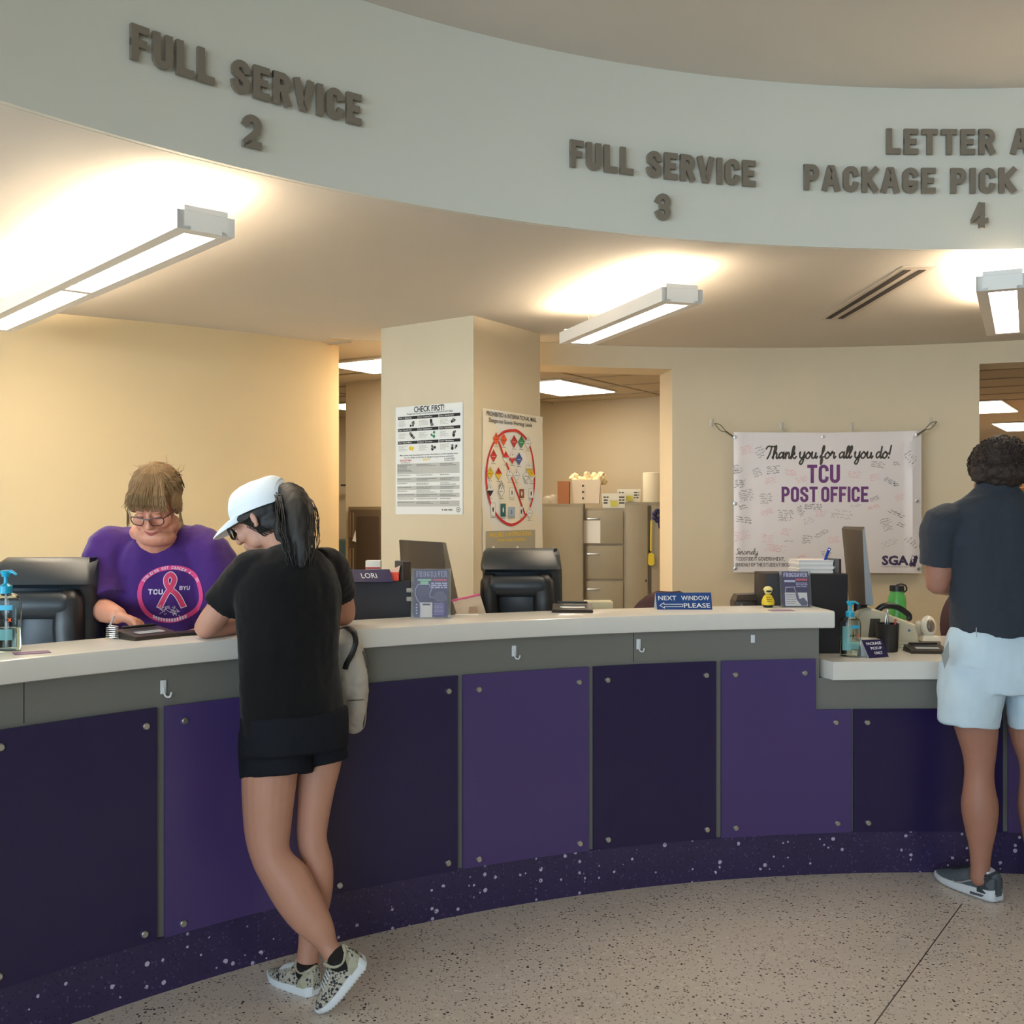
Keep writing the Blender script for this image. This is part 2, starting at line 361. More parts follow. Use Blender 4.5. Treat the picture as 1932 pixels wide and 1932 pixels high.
char_pl = mat('charcoal plastic', (40, 47, 53), .42, noise_amt=.05)
dark_pl = mat('dark grey plastic', (66, 58, 52), .4)
black_matte = mat('black painted board', (30, 28, 34), .55)
paper = mat('white paper', (235, 232, 224), .8)
ink = mat('black ink', (38, 34, 32), .8)
ink_mid = mat('grey ink', (120, 116, 108), .8)
ink_soft = mat('pale grey ink', (175, 170, 160), .8)
red_ink = mat('red ink', (190, 48, 44), .8); green_ink = mat('green ink', (52, 130, 88), .8); orange_ink = mat('orange ink', (222, 92, 48), .8)
yellow_ink = mat('yellow ink', (226, 190, 48), .8); blue_ink = mat('blue ink', (70, 84, 150), .8); brown_ink = mat('brown ink', (140, 78, 50), .8)
teal_ink = mat('teal ink', (40, 100, 96), .8); pale_blue = mat('pale blue ink', (160, 180, 200), .8)
purple_sign = mat('purple sign plastic', (34, 28, 72), .4); blue_sign = mat('blue sign plastic', (24, 66, 128), .4)
white_ink = mat('white lettering', (232, 232, 232), .6)
purple_ink = mat('banner purple ink', (104, 58, 112), .8); pink_ink = mat('pink ink', (224, 168, 168), .8)
clear = mat('clear acrylic', (235, 240, 242), .05, trans=.92, alpha=.35)
beige_pl = mat('beige plastic', (206, 196, 168), .45)
bronze = mat('grey brown raised letters', (128, 117, 102), .5, metal=.15)
cloth_black = mat('black jersey cloth', (20, 19, 21), .9, spec=.2, bump=.35, bscale=18, sheen=.1)
skin_f = mat('fair skin', (188, 138, 116), .55, noise_amt=.05, nscale=25, sss=.05)
skin_c = mat('ruddy skin', (200, 138, 112), .55, noise_amt=.07, nscale=25, sss=.05)
skin_m = mat('tan skin', (162, 114, 94), .55, noise_amt=.08, nscale=30, sss=.04)
hair_black = mat('black hair', (26, 21, 19), .62, noise_amt=.3, nscale=60)
hair_blond = mat('dark blond hair', (136, 106, 70), .75, noise_amt=.3, nscale=60)
hair_brown = mat('dark brown hair', (48, 36, 30), .75, noise_amt=.3, nscale=60)
lamp_white = mat('lamp housing white', (232, 228, 220), .5)
em_up = emit('uplight lamp', WARM, LAMP_UP); em_dn = emit('lamp diffuser', (1, .88, .70), LAMP_DOWN); em_panel = emit('ceiling light panel', (1, .86, .66), PANEL)
# ================================================================ STRUCTURE
CC = (1.774, .305)          # centre of the counter's curve
FC = (1.838, .444)          # centre of the curved fascia
def arcp(R, t0, t1, n, c): return [(c[0]+R*sin(t0+(t1-t0)*i/n), c[1]+R*cos(t0+(t1-t0)*i/n)) for i in range(n+1)]
def sector(mb, R0, R1, t0, t1, z0, z1, m, c=CC, n=24, sm=True):
    a = arcp(R0, t0, t1, n, c); b = arcp(R1, t0, t1, n, c)
    rings = [[(p[0], p[1], z0), (p[0], p[1], z1), (q[0], q[1], z1), (q[0], q[1], z0)] for p, q in zip(a, b)]
    return mb.loft(rings, m, True, sm)
def tp(px, R=4.225): return ang(px, R, CC)
mb = MB(); mb.box((1, 7, -.05), (20, 30, .1), terrazzo); struct(mb.build('floor'))
mb = MB()
def floor_line(a, b, w=.004):
    a = P(a[0], a[1], 3100/(a[1]-966)); b = P(b[0], b[1], 3100/(b[1]-966)); d = (b-a).normalized(); n = V((-d.y, d.x, 0))*w/2; b = b+d*.3 if b.y < 3.3 else b
    mb.hexa([V((p.x, p.y, -.01)) for p in (a-n, a+n, b+n, b-n)][::-1], [V((p.x, p.y, .0006)) for p in (a-n, a+n, b+n, b-n)][::-1], mat('zinc divider strip', (88, 78, 72), .5))
floor_line((1815, 1705), (1650, 1932)); struct(mb.build('trim_1'))
mb = MB(); sector(mb, 4.0, 4.12, radians(-105), radians(80), 2.651, 3.324, paint_fascia, FC, 90); struct(mb.build('trim_3'))
mb = MB(); mb.box((.75, 3.5, 3.374), (12.7, 17.2, .1), paint_ceil); struct(mb.build('ceiling'))
mb = MB(); sector(mb, 4.02, 7.9, radians(-105), radians(-25.1), 2.65, 2.74, paint_ceil, FC, 40); sector(mb, 4.02, 6.9, radians(-25.1), radians(80), 2.65, 2.74, paint_ceil, FC, 60); struct(mb.build('ceiling_soffit'))
mb = MB(); sector(mb, 6.9, 18, radians(-25.6), radians(75), 2.646, 2.70, tile_ceil, FC, 24, False)
struct(mb.build('ceiling_tiles'))
# suspended grid of the back office, aligned with the column (u away from us, v to the right)
U = V((.53, .848, 0)); W = V((.848, -.53, 0))
mb = MB(); g0 = V((-1.078, 8.26, 0))
def strip(a, b, w=.024, z0=2.638, z1=2.648):
    d = (b-a).normalized(); n = V((-d.y, d.x, 0))*w/2; N = 120; ok = [i for i in range(N) if hypot(*((a.lerp(b, (i+.5)/N).xy)-V(FC))) > 6.95]
    if not ok: return
    a, b = a.lerp(b, ok[0]/N), a.lerp(b, (ok[-1]+1)/N)
    mb.hexa([V((p.x, p.y, z0)) for p in (a-n, b-n, b+n, a+n)], [V((p.x, p.y, z1)) for p in (a-n, b-n, b+n, a+n)], grid_metal)
for i in range(-1, 10): strip(g0+U*(.61*i-.61)-W*1.5, g0+U*(.61*i-.61)+W*6)
for j in range(0, 7): strip(g0+U*.3+W*1.22*j-W*1.22, g0+U*5+W*1.22*j-W*1.22)
struct(mb.build('ceiling_grid'))
# left plaster wall
wl = [(-5.6, 5.1), (-3.6, 5.42), (-2.9, 5.7), (-2.48, 5.9), (-2.09, 6.14), (-1.7, 6.43), (-1.25, 6.83), (-1.14, 6.98)]
wl = [wl[0]]+[tuple(p) for p in cr(wl[1:], 4)]
tan = mat('wall paint with warm light tint', (212, 186, 142), .85, noise_amt=.02, nscale=6, bump=.05, bscale=250)  # wall paint with the warm cast of the light put into its colour
mb = MB(); mb.prism(wl+[(-1.27, 7.25), (-1.6, 7.1), (-2.6, 6.3), (-3.7, 5.7), (-5.6, 5.35)], 0, 2.65, tan, True); struct(mb.build('wall_left'))
# curved back wall with banner, headers over both openings
BC = (1.6, 2.71)
def tb(X, R=4.4): return math.asin((X-BC[0])/R)
mb = MB(); sector(mb, 4.4, 4.72, tb(1.07), tb(3.03), 0, 2.65, paint, BC, 20); struct(mb.build('wall_back'))
mb = MB(); sector(mb, 4.4, 4.72, tb(.1), tb(1.07), 2.505, 2.65, paint, BC, 10); sector(mb, 4.4, 4.72, tb(3.03), tb(5.0), 2.51, 2.65, paint, BC, 12); struct(mb.build('wall_back_header'))
# square column
CA, CN, CB = V((-.785, 6.36, 0)), V((-.216, 5.93, 0)), V((.174, 6.55, 0))
mb = MB(); pl = [CN, CB, CA+CB-CN, CA]; mb.prism([(p.x, p.y) for p in pl], 0, 2.65, paint); struct(mb.build('wall_column'))
# rooms behind
def wall(mb, a, b, th, z0, z1, m=paint):
    a, b = V((a[0], a[1], 0)), V((b[0], b[1], 0)); d = (b-a).normalized(); n = V((-d.y, d.x, 0))*th
    mb.prism([(p.x, p.y) for p in (a, b, b+n, a+n)], z0, z1, m)
mb = MB(); wall(mb, (-1.41, 8.99), (-.1, 8.14+.03), .15, 0, 2.646); struct(mb.build('wall_office_side'))
mb = MB(); wall(mb, (-.75, 11.28), (2.6, 9.4), .15, 0, 2.646); wall(mb, (2.6, 9.4), (2.15, 7.6), .1, 0, 2.646); struct(mb.build('wall_office_back'))
mb = MB(); wall(mb, (-4.2, 12.6), (-.6, 12.1), .15, 0, 2.646); wall(mb, (-4.3, 6), (-4.2, 12.6), .15, 0, 2.646); struct(mb.build('wall_corridor'))
mb = MB(); wall(mb, (2.5, 17.6), (12, 15.2), .15, 0, 2.646, mat('yellow office wall', (206, 176, 120), .85)); wall(mb, (2.7, 9.4), (2.5, 17.6), .1, 0, 2.646); struct(mb.build('wall_far'))
# lobby shell
mb = MB()
for y0, y1, z0, z1 in ((-5.1, -4.5, 0, 3.32), (.7, 9.1, 0, 3.32), (-4.5, .7, 0, .3), (-4.5, .7, 3.1, 3.32)): mb.box((-5.65, (y0+y1)/2, (z0+z1)/2), (.1, y1-y0, z1-z0), paint)
struct(mb.build('wall_lobby_left'))
mb = MB()
for y in (-4.47, -3.2, -1.9, -.6, .67): mb.box((-5.65, y, 1.7), (.08, .06, 2.8), dark_pl)
for z in (.33, 3.07): mb.box((-5.65, -1.9, z), (.08, 5.2, .06), dark_pl)
struct(mb.build('window_2'))
mb = MB(); mb.box((-2.75, -.7, 1.0), (.16, 3.8, 2.0), paint); struct(mb.build('wall_added_light_blocker'))  # unseen wall added to shade the left end of the counter
mb = MB(); mb.box((7.05, 4, 1.66), (.1, 18.2, 3.32), paint); struct(mb.build('wall_lobby_right'))
mb = MB()
for x0, x1, z0, z1 in ((-5.6, -5.2, 0, 3.32), (.8, 7, 0, 3.32), (-5.2, .8, 0, .3), (-5.2, .8, 3.1, 3.32)): mb.box(((x0+x1)/2, -5.05, (z0+z1)/2), (x1-x0, .1, z1-z0), paint)
struct(mb.build('wall_rear'))
mb = MB()
for x in (-5.17, -3.7, -2.2, -.7, .77): mb.box((x, -5.02, 1.7), (.06, .08, 2.8), dark_pl)
for z in (.33, 3.07): mb.box((-2.2, -5.02, z), (6, .08, .06), dark_pl)
struct(mb.build('window_1'))

# ================================================================ COUNTER
TH0, TH1 = radians(-70), radians(46)
counter = thing('service_counter', 'long curved post office counter with purple panels and white top', 'counter', (CC[0], CC[1]+4.3, 0))
tE = tp(1545, 4.263); tS = ang(1575, 4.2, CC)
mb = MB(); sector(mb, 4.255, 4.42, TH0, TH1, 0, .178, terrazzo_purple, n=70); mb.build('plinth', counter)
mb = MB(); sector(mb, 4.263, 4.40, TH0, tE, .178, 1.057, gray_lam, n=50); sector(mb, 4.263, 4.40, tE, TH1, .178, .839, gray_lam, n=24); mb.build('front_board', counter)
for k, px in enumerate((45, 1195)):
    mb = MB(); t = tp(px, 4.263); sector(mb, 4.2622, 4.2632, t-.0003, t+.0003, .93, 1.057, ink, n=1, sm=False); mb.build('board_seam', counter)
# white transaction ledge with slightly rounded edge
def slab(mb, R0, R1, t0, t1, z0, z1, m, n=60, r=.012):
    ring = []
    a0 = [(R0+r, z0), (R0+r*.3, z0+r*.3), (R0, z0+r), (R0, z1-r), (R0+r*.3, z1-r*.3), (R0+r, z1), (R1, z1), (R1, z0)]
    rings = []
    for i in range(n+1):
        t = t0+(t1-t0)*i/n; rings.append([(CC[0]+R*sin(t), CC[1]+R*cos(t), z) for R, z in a0])
    mb.loft(rings, m, True, True)
mb = MB(); slab(mb, 4.20, 4.50, TH0, tS, 1.057, 1.13, solid_white); mb.build('transaction_ledge', counter, label='raised white ledge')
# low work top: from the customer edge on the right, tucked behind the riser on the left
mb = MB(); slab(mb, 4.40, 5.15, TH0, tE+.006, .839, .915, solid_white)
tL = ang(1572, 4.2, CC); a = arcp(4.2, tL, TH1, 24, CC); b = arcp(5.15, tE-.003, TH1, 24, CC)
poly = [(1.335, 4.56)]+a+b[::-1]+[(1.325, 4.72)]
mb.prism(poly, .839, .9152, solid_white); mb.build('work_top', counter, label='lower white work top')
def panel(px0, px1, z0, z1, m, studs, name='panel', extra=None):
    mb = MB(); sector(mb, 4.246, 4.256, tp(px0), tp(px1), z0, z1, m, n=12)
    if extra: sector(mb, 4.246, 4.256, tp(px1), tp(extra[0]), z0, extra[1], m, n=4)
    p = mb.build(name, counter)
    for sx, sy in studs:
        t = tp(sx); x, y = hit(sx, 4.246, CC); z = EYE-(sy-966)/F*y; d = V((sin(t), cos(t), 0))
        mb = MB(); mb.frame((x-d.x*.006, y-d.y*.006, z), (cos(t), -sin(t), 0), (0, 0, 1))
        mb.lathe([(0, .004), (.009, .004), (.0115, .001), (.0115, -.006), (.0075, -.006), (.0075, -.022), (0, -.022)], steel, 16); mb.build('standoff', p)
panel(-34, 302, .178, .923, acr_dark, [(0, 1410), (275, 1370), (272, 1762), (-4, 1842)])
panel(317, 606, .178, .923, acr_light, [(348, 1360), (345, 1742), (582, 1331), (580, 1684)])
panel(616, 868, .178, .923, acr_dark, [(846, 1304), (845, 1628), (640, 1670), (641, 1324)])
panel(878, 1115, .178, .923, acr_light, [(903, 1301), (1092, 1287), (903, 1621), (1094, 1591)])
panel(1124, 1355, .178, .923, acr_dark, [(1146, 1283), (1332, 1274), (1147, 1584), (1334, 1565)])
panel(1365, 1543, .178, .923, acr_light, [(1387, 1273), (1518, 1270), (1388, 1562), (1577, 1363), (1580, 1553)], extra=(1611, .705))
panel(1615, 1896, .178, .705, acr_dark, [(1636, 1363), (1638, 1552), (1870, 1363), (1872, 1552)])
panel(1906, 2200, .178, .705, acr_light, [(1930, 1365)])

dt = tp(302)-tp(-34); t1 = tp(-34)-.0024
def t2px(t, R=4.246): return 966+F*(CC[0]+R*sin(t))/(CC[1]+R*cos(t))
panel(t2px(t1-dt), t2px(t1), .178, .923, acr_light, [])
# ================================================================ LETTERS ON THE FASCIA
def fascia_sign(lines, label, tcen=None):
    t = radians(lines[0][1]); root = thing('wall_sign', label, 'sign', (FC[0]+4*sin(t), FC[1]+4*cos(t), lines[-1][3]), 'service window signs on the curved fascia')
    for txt, d0, d1, z in lines:
        if txt == 'LETTER AND': wr_ = 1
        H, tr, wr = .105, .215, .41; th = H*tr
        cw = lambda c: {'I': 0, 'E': .85, 'F': .85, 'L': .85, 'A': 1.25, 'V': 1.2, 'K': 1.1}.get(c, 1)*H*wr
        gap = .017; seg = [(.05 if c == ' ' else cw(c)+th+gap) for c in txt]; tot = sum(seg)-gap
        if d1 is None: k = 1; cur = radians(d0)-tot/2/4.0
        else: k = radians(d1-d0)*4.0/tot; cur = radians(d0)
        for c, sg in zip(txt, seg):
            if c != ' ':
                w = cw(c)*k; tc = cur+(w+th)/2/4.0; mb = MB()
                mb.frame((FC[0]+3.995*sin(tc), FC[1]+3.995*cos(tc), z), (cos(tc), -sin(tc), 0), (0, 0, 1))
                for j, st in enumerate(glyph(c, w, H-th)):
                    st = [(p[0]-w/2, th/2+p[1]) for p in st]; cl = len(st) > 3 and hypot(st[0][0]-st[-1][0], st[0][1]-st[-1][1]) < 1e-5
                    mb.ribbon(st, th, .006, .020+j*.0001, bronze, closed=cl)
                mb.build('letter' if c.isalpha() else 'numeral', root)
            cur += sg*k/4.0
fascia_sign([('FULL SERVICE', -47.96, -36.35, 2.880), ('2', -42.15, None, 2.716)], 'leftmost FULL SERVICE lettering with numeral 2, above the long double pendant lamp')
fascia_sign([('FULL SERVICE', -23.92, -12.25, 2.880), ('3', -18.1, None, 2.714)], 'middle FULL SERVICE lettering with numeral 3, above the lamp right of the column')
fascia_sign([('LETTER AND', -4.01, 6.9, 3.042), ('PACKAGE PICK', -9.15, 3.74, 2.88), ('4', 1.6, None, 2.735)], 'raised LETTER and PACKAGE PICK lettering with numeral 4, cut by the right edge')

# ================================================================ PENDANT LAMPS
def pendant(x, y, deg, mods, label, zb=2.465, w=.20):
    """x,y = near left lower corner; deg = heading of the long axis"""
    root = thing('pendant_lamp', label, 'ceiling lamp', (x, y, zb), 'linear pendant lamps under the soffit', rz=-radians(deg)); L = 1.235*mods; h = .062
    mb = MB(); e = .014
    mb.box((.012, L/2, h/2), (.024, L, h), lamp_white); mb.box((w-.012, L/2, h/2), (.024, L, h), lamp_white)
    for s in (.024, w-.024-.022): mb.box((s+.011, L/2, .006), (.022, L, .012), lamp_white)
    for yy in (e/2, L-e/2): mb.box((w/2, yy, h/2), (w-.002, e, h-.001), lamp_white); mb.box((w/2, yy, h+.009), (w-.05, e, .018), lamp_white)
    for k in range(mods+1):
        yy = min(max(L*k/mods, .03), L-.03); mb.box((w/2, yy, .0062), (w-.092, .045, .0115), lamp_white)
    for s in (.036, w-.036): mb.box((s, L/2, h+.004), (.022, L-2*e, .008), lamp_white)
    mb.box((w/2, L/2, .036), (w-.05, L-.04, .004), lamp_white)
    mb.build('housing', root, local=True)
    for k in range(mods):
        a, b = L*k/mods+.06, L*(k+1)/mods-.06
        mb = MB(); mb.box((w/2, (a+b)/2, .026), (w-.096, b-a, .004), em_dn); mb.build('diffuser', root, local=True)
        mb = MB()
        for s in (-.03, .03): mb.tube([(w/2+s, a, .054), (w/2+s, b, .054)], .008, em_up, 8)
        mb.build('fluorescent_tube', root, local=True)
    for yy in ([.2, L-.12] if mods == 1 else [.22, L*.5, L-.2]):
        zc = 2.65-zb
        if yy < .3:
            mb = MB(); mb.lathe([(0, zc-.001), (.07, zc-.001), (.066, zc-.008), (.04, zc-.016), (0, zc-.018)], lamp_white, 28, (w/2, yy, 0)); mb.build('canopy', root, local=True)
            mb = MB(); mb.tube([(w/2-.02, yy, zc-.015), (w/2-.02, yy, zc-.045)], .003, steel, 6); mb.build('cable_grip', root, local=True)
        mb = MB(); mb.tube([(w/2+.01, yy, zc), (w/2+.016, yy-.01, zc*.7), (w/2+.024, yy-.03, .06)], .0022, steel, 6); mb.build('cable', root, local=True)
pendant(-1.077, 3.41, -41, 2, 'double-length white pendant lamp at the left edge, below number 2')
pendant(.65, 4.6, -18.5, 1, 'white pendant lamp hanging below number 3, right of the column')
pendant(1.925, 4.4, 26, 1, 'white pendant lamp below number 4, cut by the right edge')

# linear air diffuser in the soffit
root = thing('air_diffuser', 'long two-slot air diffuser in the soffit, left of the right lamp', 'vent', (1.83, 5.4, 2.648))
mb = MB(); mb.box((1.825, 5.4, 2.6485), (.15, 1.32, .005), mat('vent frame', (196, 184, 168), .6)); mb.build('frame', root)
for s in (-.034, .034): mb = MB(); mb.box((1.825+s, 5.4, 2.6455), (.030, 1.2, .004), mat('vent slot', (52, 44, 36), .8)); mb.build('slot', root)

# recessed light panels of the rooms behind
def light_panel(corner, du, dv, label, em=None):
    c = V(corner)+U*du/2+W*dv/2; root = thing('ceiling_light', label, 'ceiling light', (c.x, c.y, 2.63), 'recessed light panels of the back rooms', rz=atan2(W.y, W.x))
    mb = MB(); mb.box((0, 0, .006), (abs(dv)+.03, abs(du)+.03, .012), lamp_white); mb.build('frame', root, local=True)
    mb = MB(); mb.box((0, 0, -.002), (abs(dv), abs(du), .004), em or em_panel); mb.build('diffuser', root, local=True)
light_panel((-1.078, 8.26, 0), -.56, 1.16, 'bright recessed panel seen left of the column, cut off by it')
light_panel((-.72, 6.98, 0), .56, .60, 'added panel hidden behind the column, to brighten the end of the plaster wall', emit('bright panel', (1, .84, .62), 34))  # extra panel added out of view to brighten the wall end
light_panel((.396, 8.70, 0), 1.0, -.56, 'bright recessed panel above the filing cabinets')
light_panel((-2.0, 10.8, 0), .7, .5, 'small bright panel deep in the corridor, at the plaster wall edge')
light_panel((4.75, 10.3, 0), 1.3, -.8, 'upper bright panel in the right doorway')
light_panel((5.89, 13.0, 0), 1.35, 1.1, 'lower bright panel in the right doorway, above the curly hair')
# ================================================================ PRINTED SHEETS ON THE COLUMN AND THE WALL
class Face:
    """a vertical plane through two floor points; (px,py) -> (u, z) on it"""
    def __init__(s, A, B): s.A = V((A[0], A[1], 0)); s.d = (V((B[0], B[1], 0))-s.A).normalized(); s.n = s.d.cross(V((0, 0, 1)))
    def q(s, px, py):
        k = (px-966)/F; t = (k*s.A.y-s.A.x)/(s.d.x-k*s.d.y); Y = s.A.y+t*s.d.y; return t, EYE-(py-966)/F*Y
    def fr(s, mb, off): o = s.A+s.n*off; return mb.frame((o.x, o.y, 0), s.d, (0, 0, 1))
R = random.Random(3)
# --- CHECK FIRST sheet
fl = Face(CA, CN); c1 = lambda x, y: fl.q(720+x/6.0375, 740+y/6.0375)
mb = MB(); fl.fr(mb, .004); (a, zt), (b, zb_) = c1(165, 175), c1(930, 1392)
N = 12
for i in range(N):
    for j in range(N):
        wv = lambda u, v: .003*sin(u*9)*sin(v*7)+(.008*max(0, u-.85)*sin(v*5)**2)
        q = [(i/N, j/N), ((i+1)/N, j/N), ((i+1)/N, (j+1)/N), (i/N, (j+1)/N)]
        mb.add([(a+(b-a)*u, zb_+(zt-zb_)*v, 0) for u, v in q], [(0, 1, 2, 3)], paper)
mb.add([(a, zb_, -.002), (b, zb_, -.002), (b, zt, -.002), (a, zt, -.002)], [(3, 2, 1, 0)], paper)
# map that keeps printed rows level on the sheet
W1, H1 = b-a, zt-zb_
def p1(x, y): return a+(x-165)/765*W1, zt-(y-178)/1214*H1
def pr(x0, y0, x1, y1, m, z=.001): q0, q1 = p1(x0, y0), p1(x1, y1); mb.rect(min(q0[0], q1[0]), min(q0[1], q1[1]), max(q0[0], q1[0]), max(q0[1], q1[1]), z, m)
K = W1/765
q = p1(555, 248); btext(mb, 'CHECK FIRST!', q[0], q[1], 50*K, ink, bold=.02, align='C', wid=345*K)
q = p1(300, 272); btext(mb, 'Dangerous Goods in International or APO/FPO/DPO Mail', q[0], q[1], 14*K, ink, wid=520*K, bold=.01)
for r_, y in enumerate((290, 425, 568)):
    for c_, x in enumerate((195, 432, 672)):
        pr(x, y, x+232, y+34, ink); q = p1(x+10, y+24); btext(mb, 'Class '+str(r_*3+c_+1)+' - '+['Explosives', 'Compressed Gases', 'Flammable Liquids', 'Flammable Solids', 'Oxidizing Substances', 'Toxic and Infectious', 'Radioactive Material', 'Corrosives', 'Miscellaneous'][r_*3+c_], q[0], q[1], 13*K, paper, .0015, wid=150*K, bold=.01)
        for k in range(5): q = p1(x+8, y+58+k*13); greek(mb, q[0], q[0]+(60+R.random()*50)*K, q[1], 5*K, ink_soft, rnd=R)
        cx, cy = x+165, y+85
        for k in range(5):
            m_ = [ink, ink_mid, ink][k % 3] if (r_, c_) not in ((1, 1), (2, 0)) else (green_ink if r_ == 1 else yellow_ink)
            dx, dy = R.uniform(-26, 26), R.uniform(-24, 24); q = p1(cx+dx, cy+dy); rr = R.uniform(8, 17)*K
            mb.flat([(q[0]+rr*cos(t*pi/3+dx), q[1]+rr*sin(t*pi/3+dx)) for t in range(6)], .001+k*.0001, m_)
q = p1(548, 735); btext(mb, 'Most items may be accepted if certain descriptions on the customs form', q[0], q[1], 13*K, ink, wid=660*K, align='C', bold=.01)
q = p1(548, 762); btext(mb, 'do not relate to the list of dangerous goods are enclosed', q[0], q[1], 13*K, ink, wid=560*K, align='C', bold=.01)
q = p1(285, 795); btext(mb, 'UNACCEPTABLE', q[0], q[1], 16*K, red_ink, wid=140*K, align='C', bold=.02)
q = p1(525, 797); btext(mb, 'WHY?', q[0], q[1], 22*K, yellow_ink, align='C', bold=.02)
q = p1(785, 790); btext(mb, 'ACCEPTABLE', q[0], q[1], 14*K, ink_mid, wid=120*K, align='C', bold=.02)
q = p1(285, 815); btext(mb, 'Item Descriptions', q[0], q[1], 11*K, ink, align='C'); q = p1(785, 808); btext(mb, 'Item Descriptions', q[0], q[1], 11*K, ink, align='C')
y = 822
for k, h in enumerate((118, 40, 52, 42, 42, 42, 46, 38, 62)):
    if k % 2 == 0: pr(185, y, 895, y+h, mat('table grey', (188, 186, 178), .8), .0008)
    for x, wd in ((190, 200), (412, 250), (682, 180)):
        for j in range(1 if x == 190 and k else (6 if k == 0 and x == 190 else (2 if h > 41 else 1))):
            q = p1(x, y+18+j*15); greek(mb, q[0], q[0]+wd*K*R.uniform(.5, 1), q[1], 7*K, ink_mid, .0013, rnd=R)
    y += h
q = p1(700, 1350); greek(mb, q[0], q[0]+130*K, q[1], 16*K, ink_mid, rnd=R); q = p1(882, 1340)
mb.ribbon([(q[0]+20*K*cos(t*pi/8), q[1]+20*K*sin(t*pi/8)) for t in range(16)], 6*K, None, .001, ink_mid, closed=True); mb.flat([(q[0]+9*K*cos(t*pi/4), q[1]+9*K*sin(t*pi/4)) for t in range(8)], .001, ink_mid)
tag(mb.build('poster'), 'white CHECK FIRST! sheet with black tables taped to the left face of the column', 'poster')

# --- PROHIBITED IN INTERNATIONAL MAIL sheet
fr_ = Face(CN, CB)
def c2(x, y): return fr_.q(720+x/6.0375, 740+y/6.0375)
mb = MB(); fr_.fr(mb, .006); a = c2(1142, 400)[0]; b = c2(1818, 400)[0]+.01; zt = c2(1150, 180)[1]; zb_ = 1.24; N = 10
for i in range(N):
    for j in range(14):
        cur = lambda u, v: .02*max(0, u-.8)*(1 if v > .93 else .35)+.003*sin(u*8+v*9)
        q = [(i/N, j/14), ((i+1)/N, j/14), ((i+1)/N, (j+1)/14), (i/N, (j+1)/14)]
        mb.add([(a+(b-a)*u, zb_+(zt-zb_)*v, min(0, cur(u, v)-.003)) for u, v in q], [(0, 1, 2, 3)], mat('cream paper', (238, 228, 205), .8))
mb.add([(a, zb_, -.004), (b, zb_, -.004), (b, zt, -.004), (a, zt, -.004)], [(3, 2, 1, 0)], paper)
Z = .0012
def t2(txt, cx0, cy0, cx1, H, m, bold=.02): (u0, z0) = c2(cx0, cy0); u1 = c2(cx1, cy0)[0]; btext(mb, txt, u0, z0, H, m, Z, bold, wid=u1-u0)
t2('PROHIBITED in INTERNATIONAL MAIL', 1185, 262, 1752, .026, ink, .01); t2('Dangerous Goods Warning Labels', 1212, 335, 1702, .024, ink, .008)
# red oval with diagonal bar
ring_px = [(1480, 435), (1550, 450), (1640, 540), (1690, 660), (1718, 800), (1730, 960), (1722, 1130), (1680, 1310), (1600, 1440), (1480, 1510), (1370, 1470), (1280, 1370), (1215, 1220), (1185, 1050), (1183, 900), (1205, 740), (1245, 620), (1300, 530), (1380, 455)]
mb.ribbon(cr([c2(x, y) for x, y in ring_px], 4, True), .016, None, Z, red_ink, closed=True)
mb.ribbon([c2(1325, 575), c2(1622, 1392)], .016, None, Z*1.1, red_ink)
def diamond(x, y, m, w=40, h=75, top=None, k=0):
    p = [c2(x-w, y), c2(x, y+h), c2(x+w, y), c2(x, y-h)]; z = Z*1.3+k*.0001
    mb.ribbon(p, .002, None, z+.0001, ink_mid, closed=True); mb.flat(p, z, m)
    if top: mb.flat([p[0], p[2], p[3]], z+.0002, top)
    q = c2(x-w*.5, y+8); q1 = c2(x+w*.5, y+8); greek(mb, q[0], q1[0], q[1], .004, ink if m not in (red_ink, green_ink, blue_ink) else paper, z+.0004, rnd=R)
    q = c2(x-w*.6, y+h+18); q1 = c2(x+w*.6, y+h+20); greek(mb, q[0], q1[0], q[1], .004, ink_mid, z, rnd=R)
    q = c2(x, y-h*.45); mb.flat([(q[0]+.004*cos(t*pi/3), q[1]+.006*sin(t*pi/3)) for t in range(6)], z+.0004, ink)
for k, (x, y, m_, tp_) in enumerate([(1292, 530, orange_ink, None), (1378, 540, orange_ink, None), (1497, 560, red_ink, None), (1580, 565, green_ink, None), (1655, 580, paper, None), (1262, 725, red_ink, None), (1402, 742, paper, red_ink), (1477, 745, red_ink, paper), (1552, 760, blue_ink, None), (1222, 922, yellow_ink, None), (1318, 928, yellow_ink, red_ink), (1442, 940, paper, None), (1522, 945, paper, None), (1632, 950, paper, None), (1665, 870, yellow_ink, paper), (1697, 955, paper, yellow_ink), (1222, 1120, ink, paper), (1350, 1125, paper, None), (1672, 1372, paper, None)]): diamond(x, y, m_, 38, 72, tp_, k)
for j in range(5): u, z = c2(1325+j*14, 1120); mb.rect(u-.0025, z, u+.0015, z+.035+.012*(2-abs(j-2)), Z*1.8, ink)
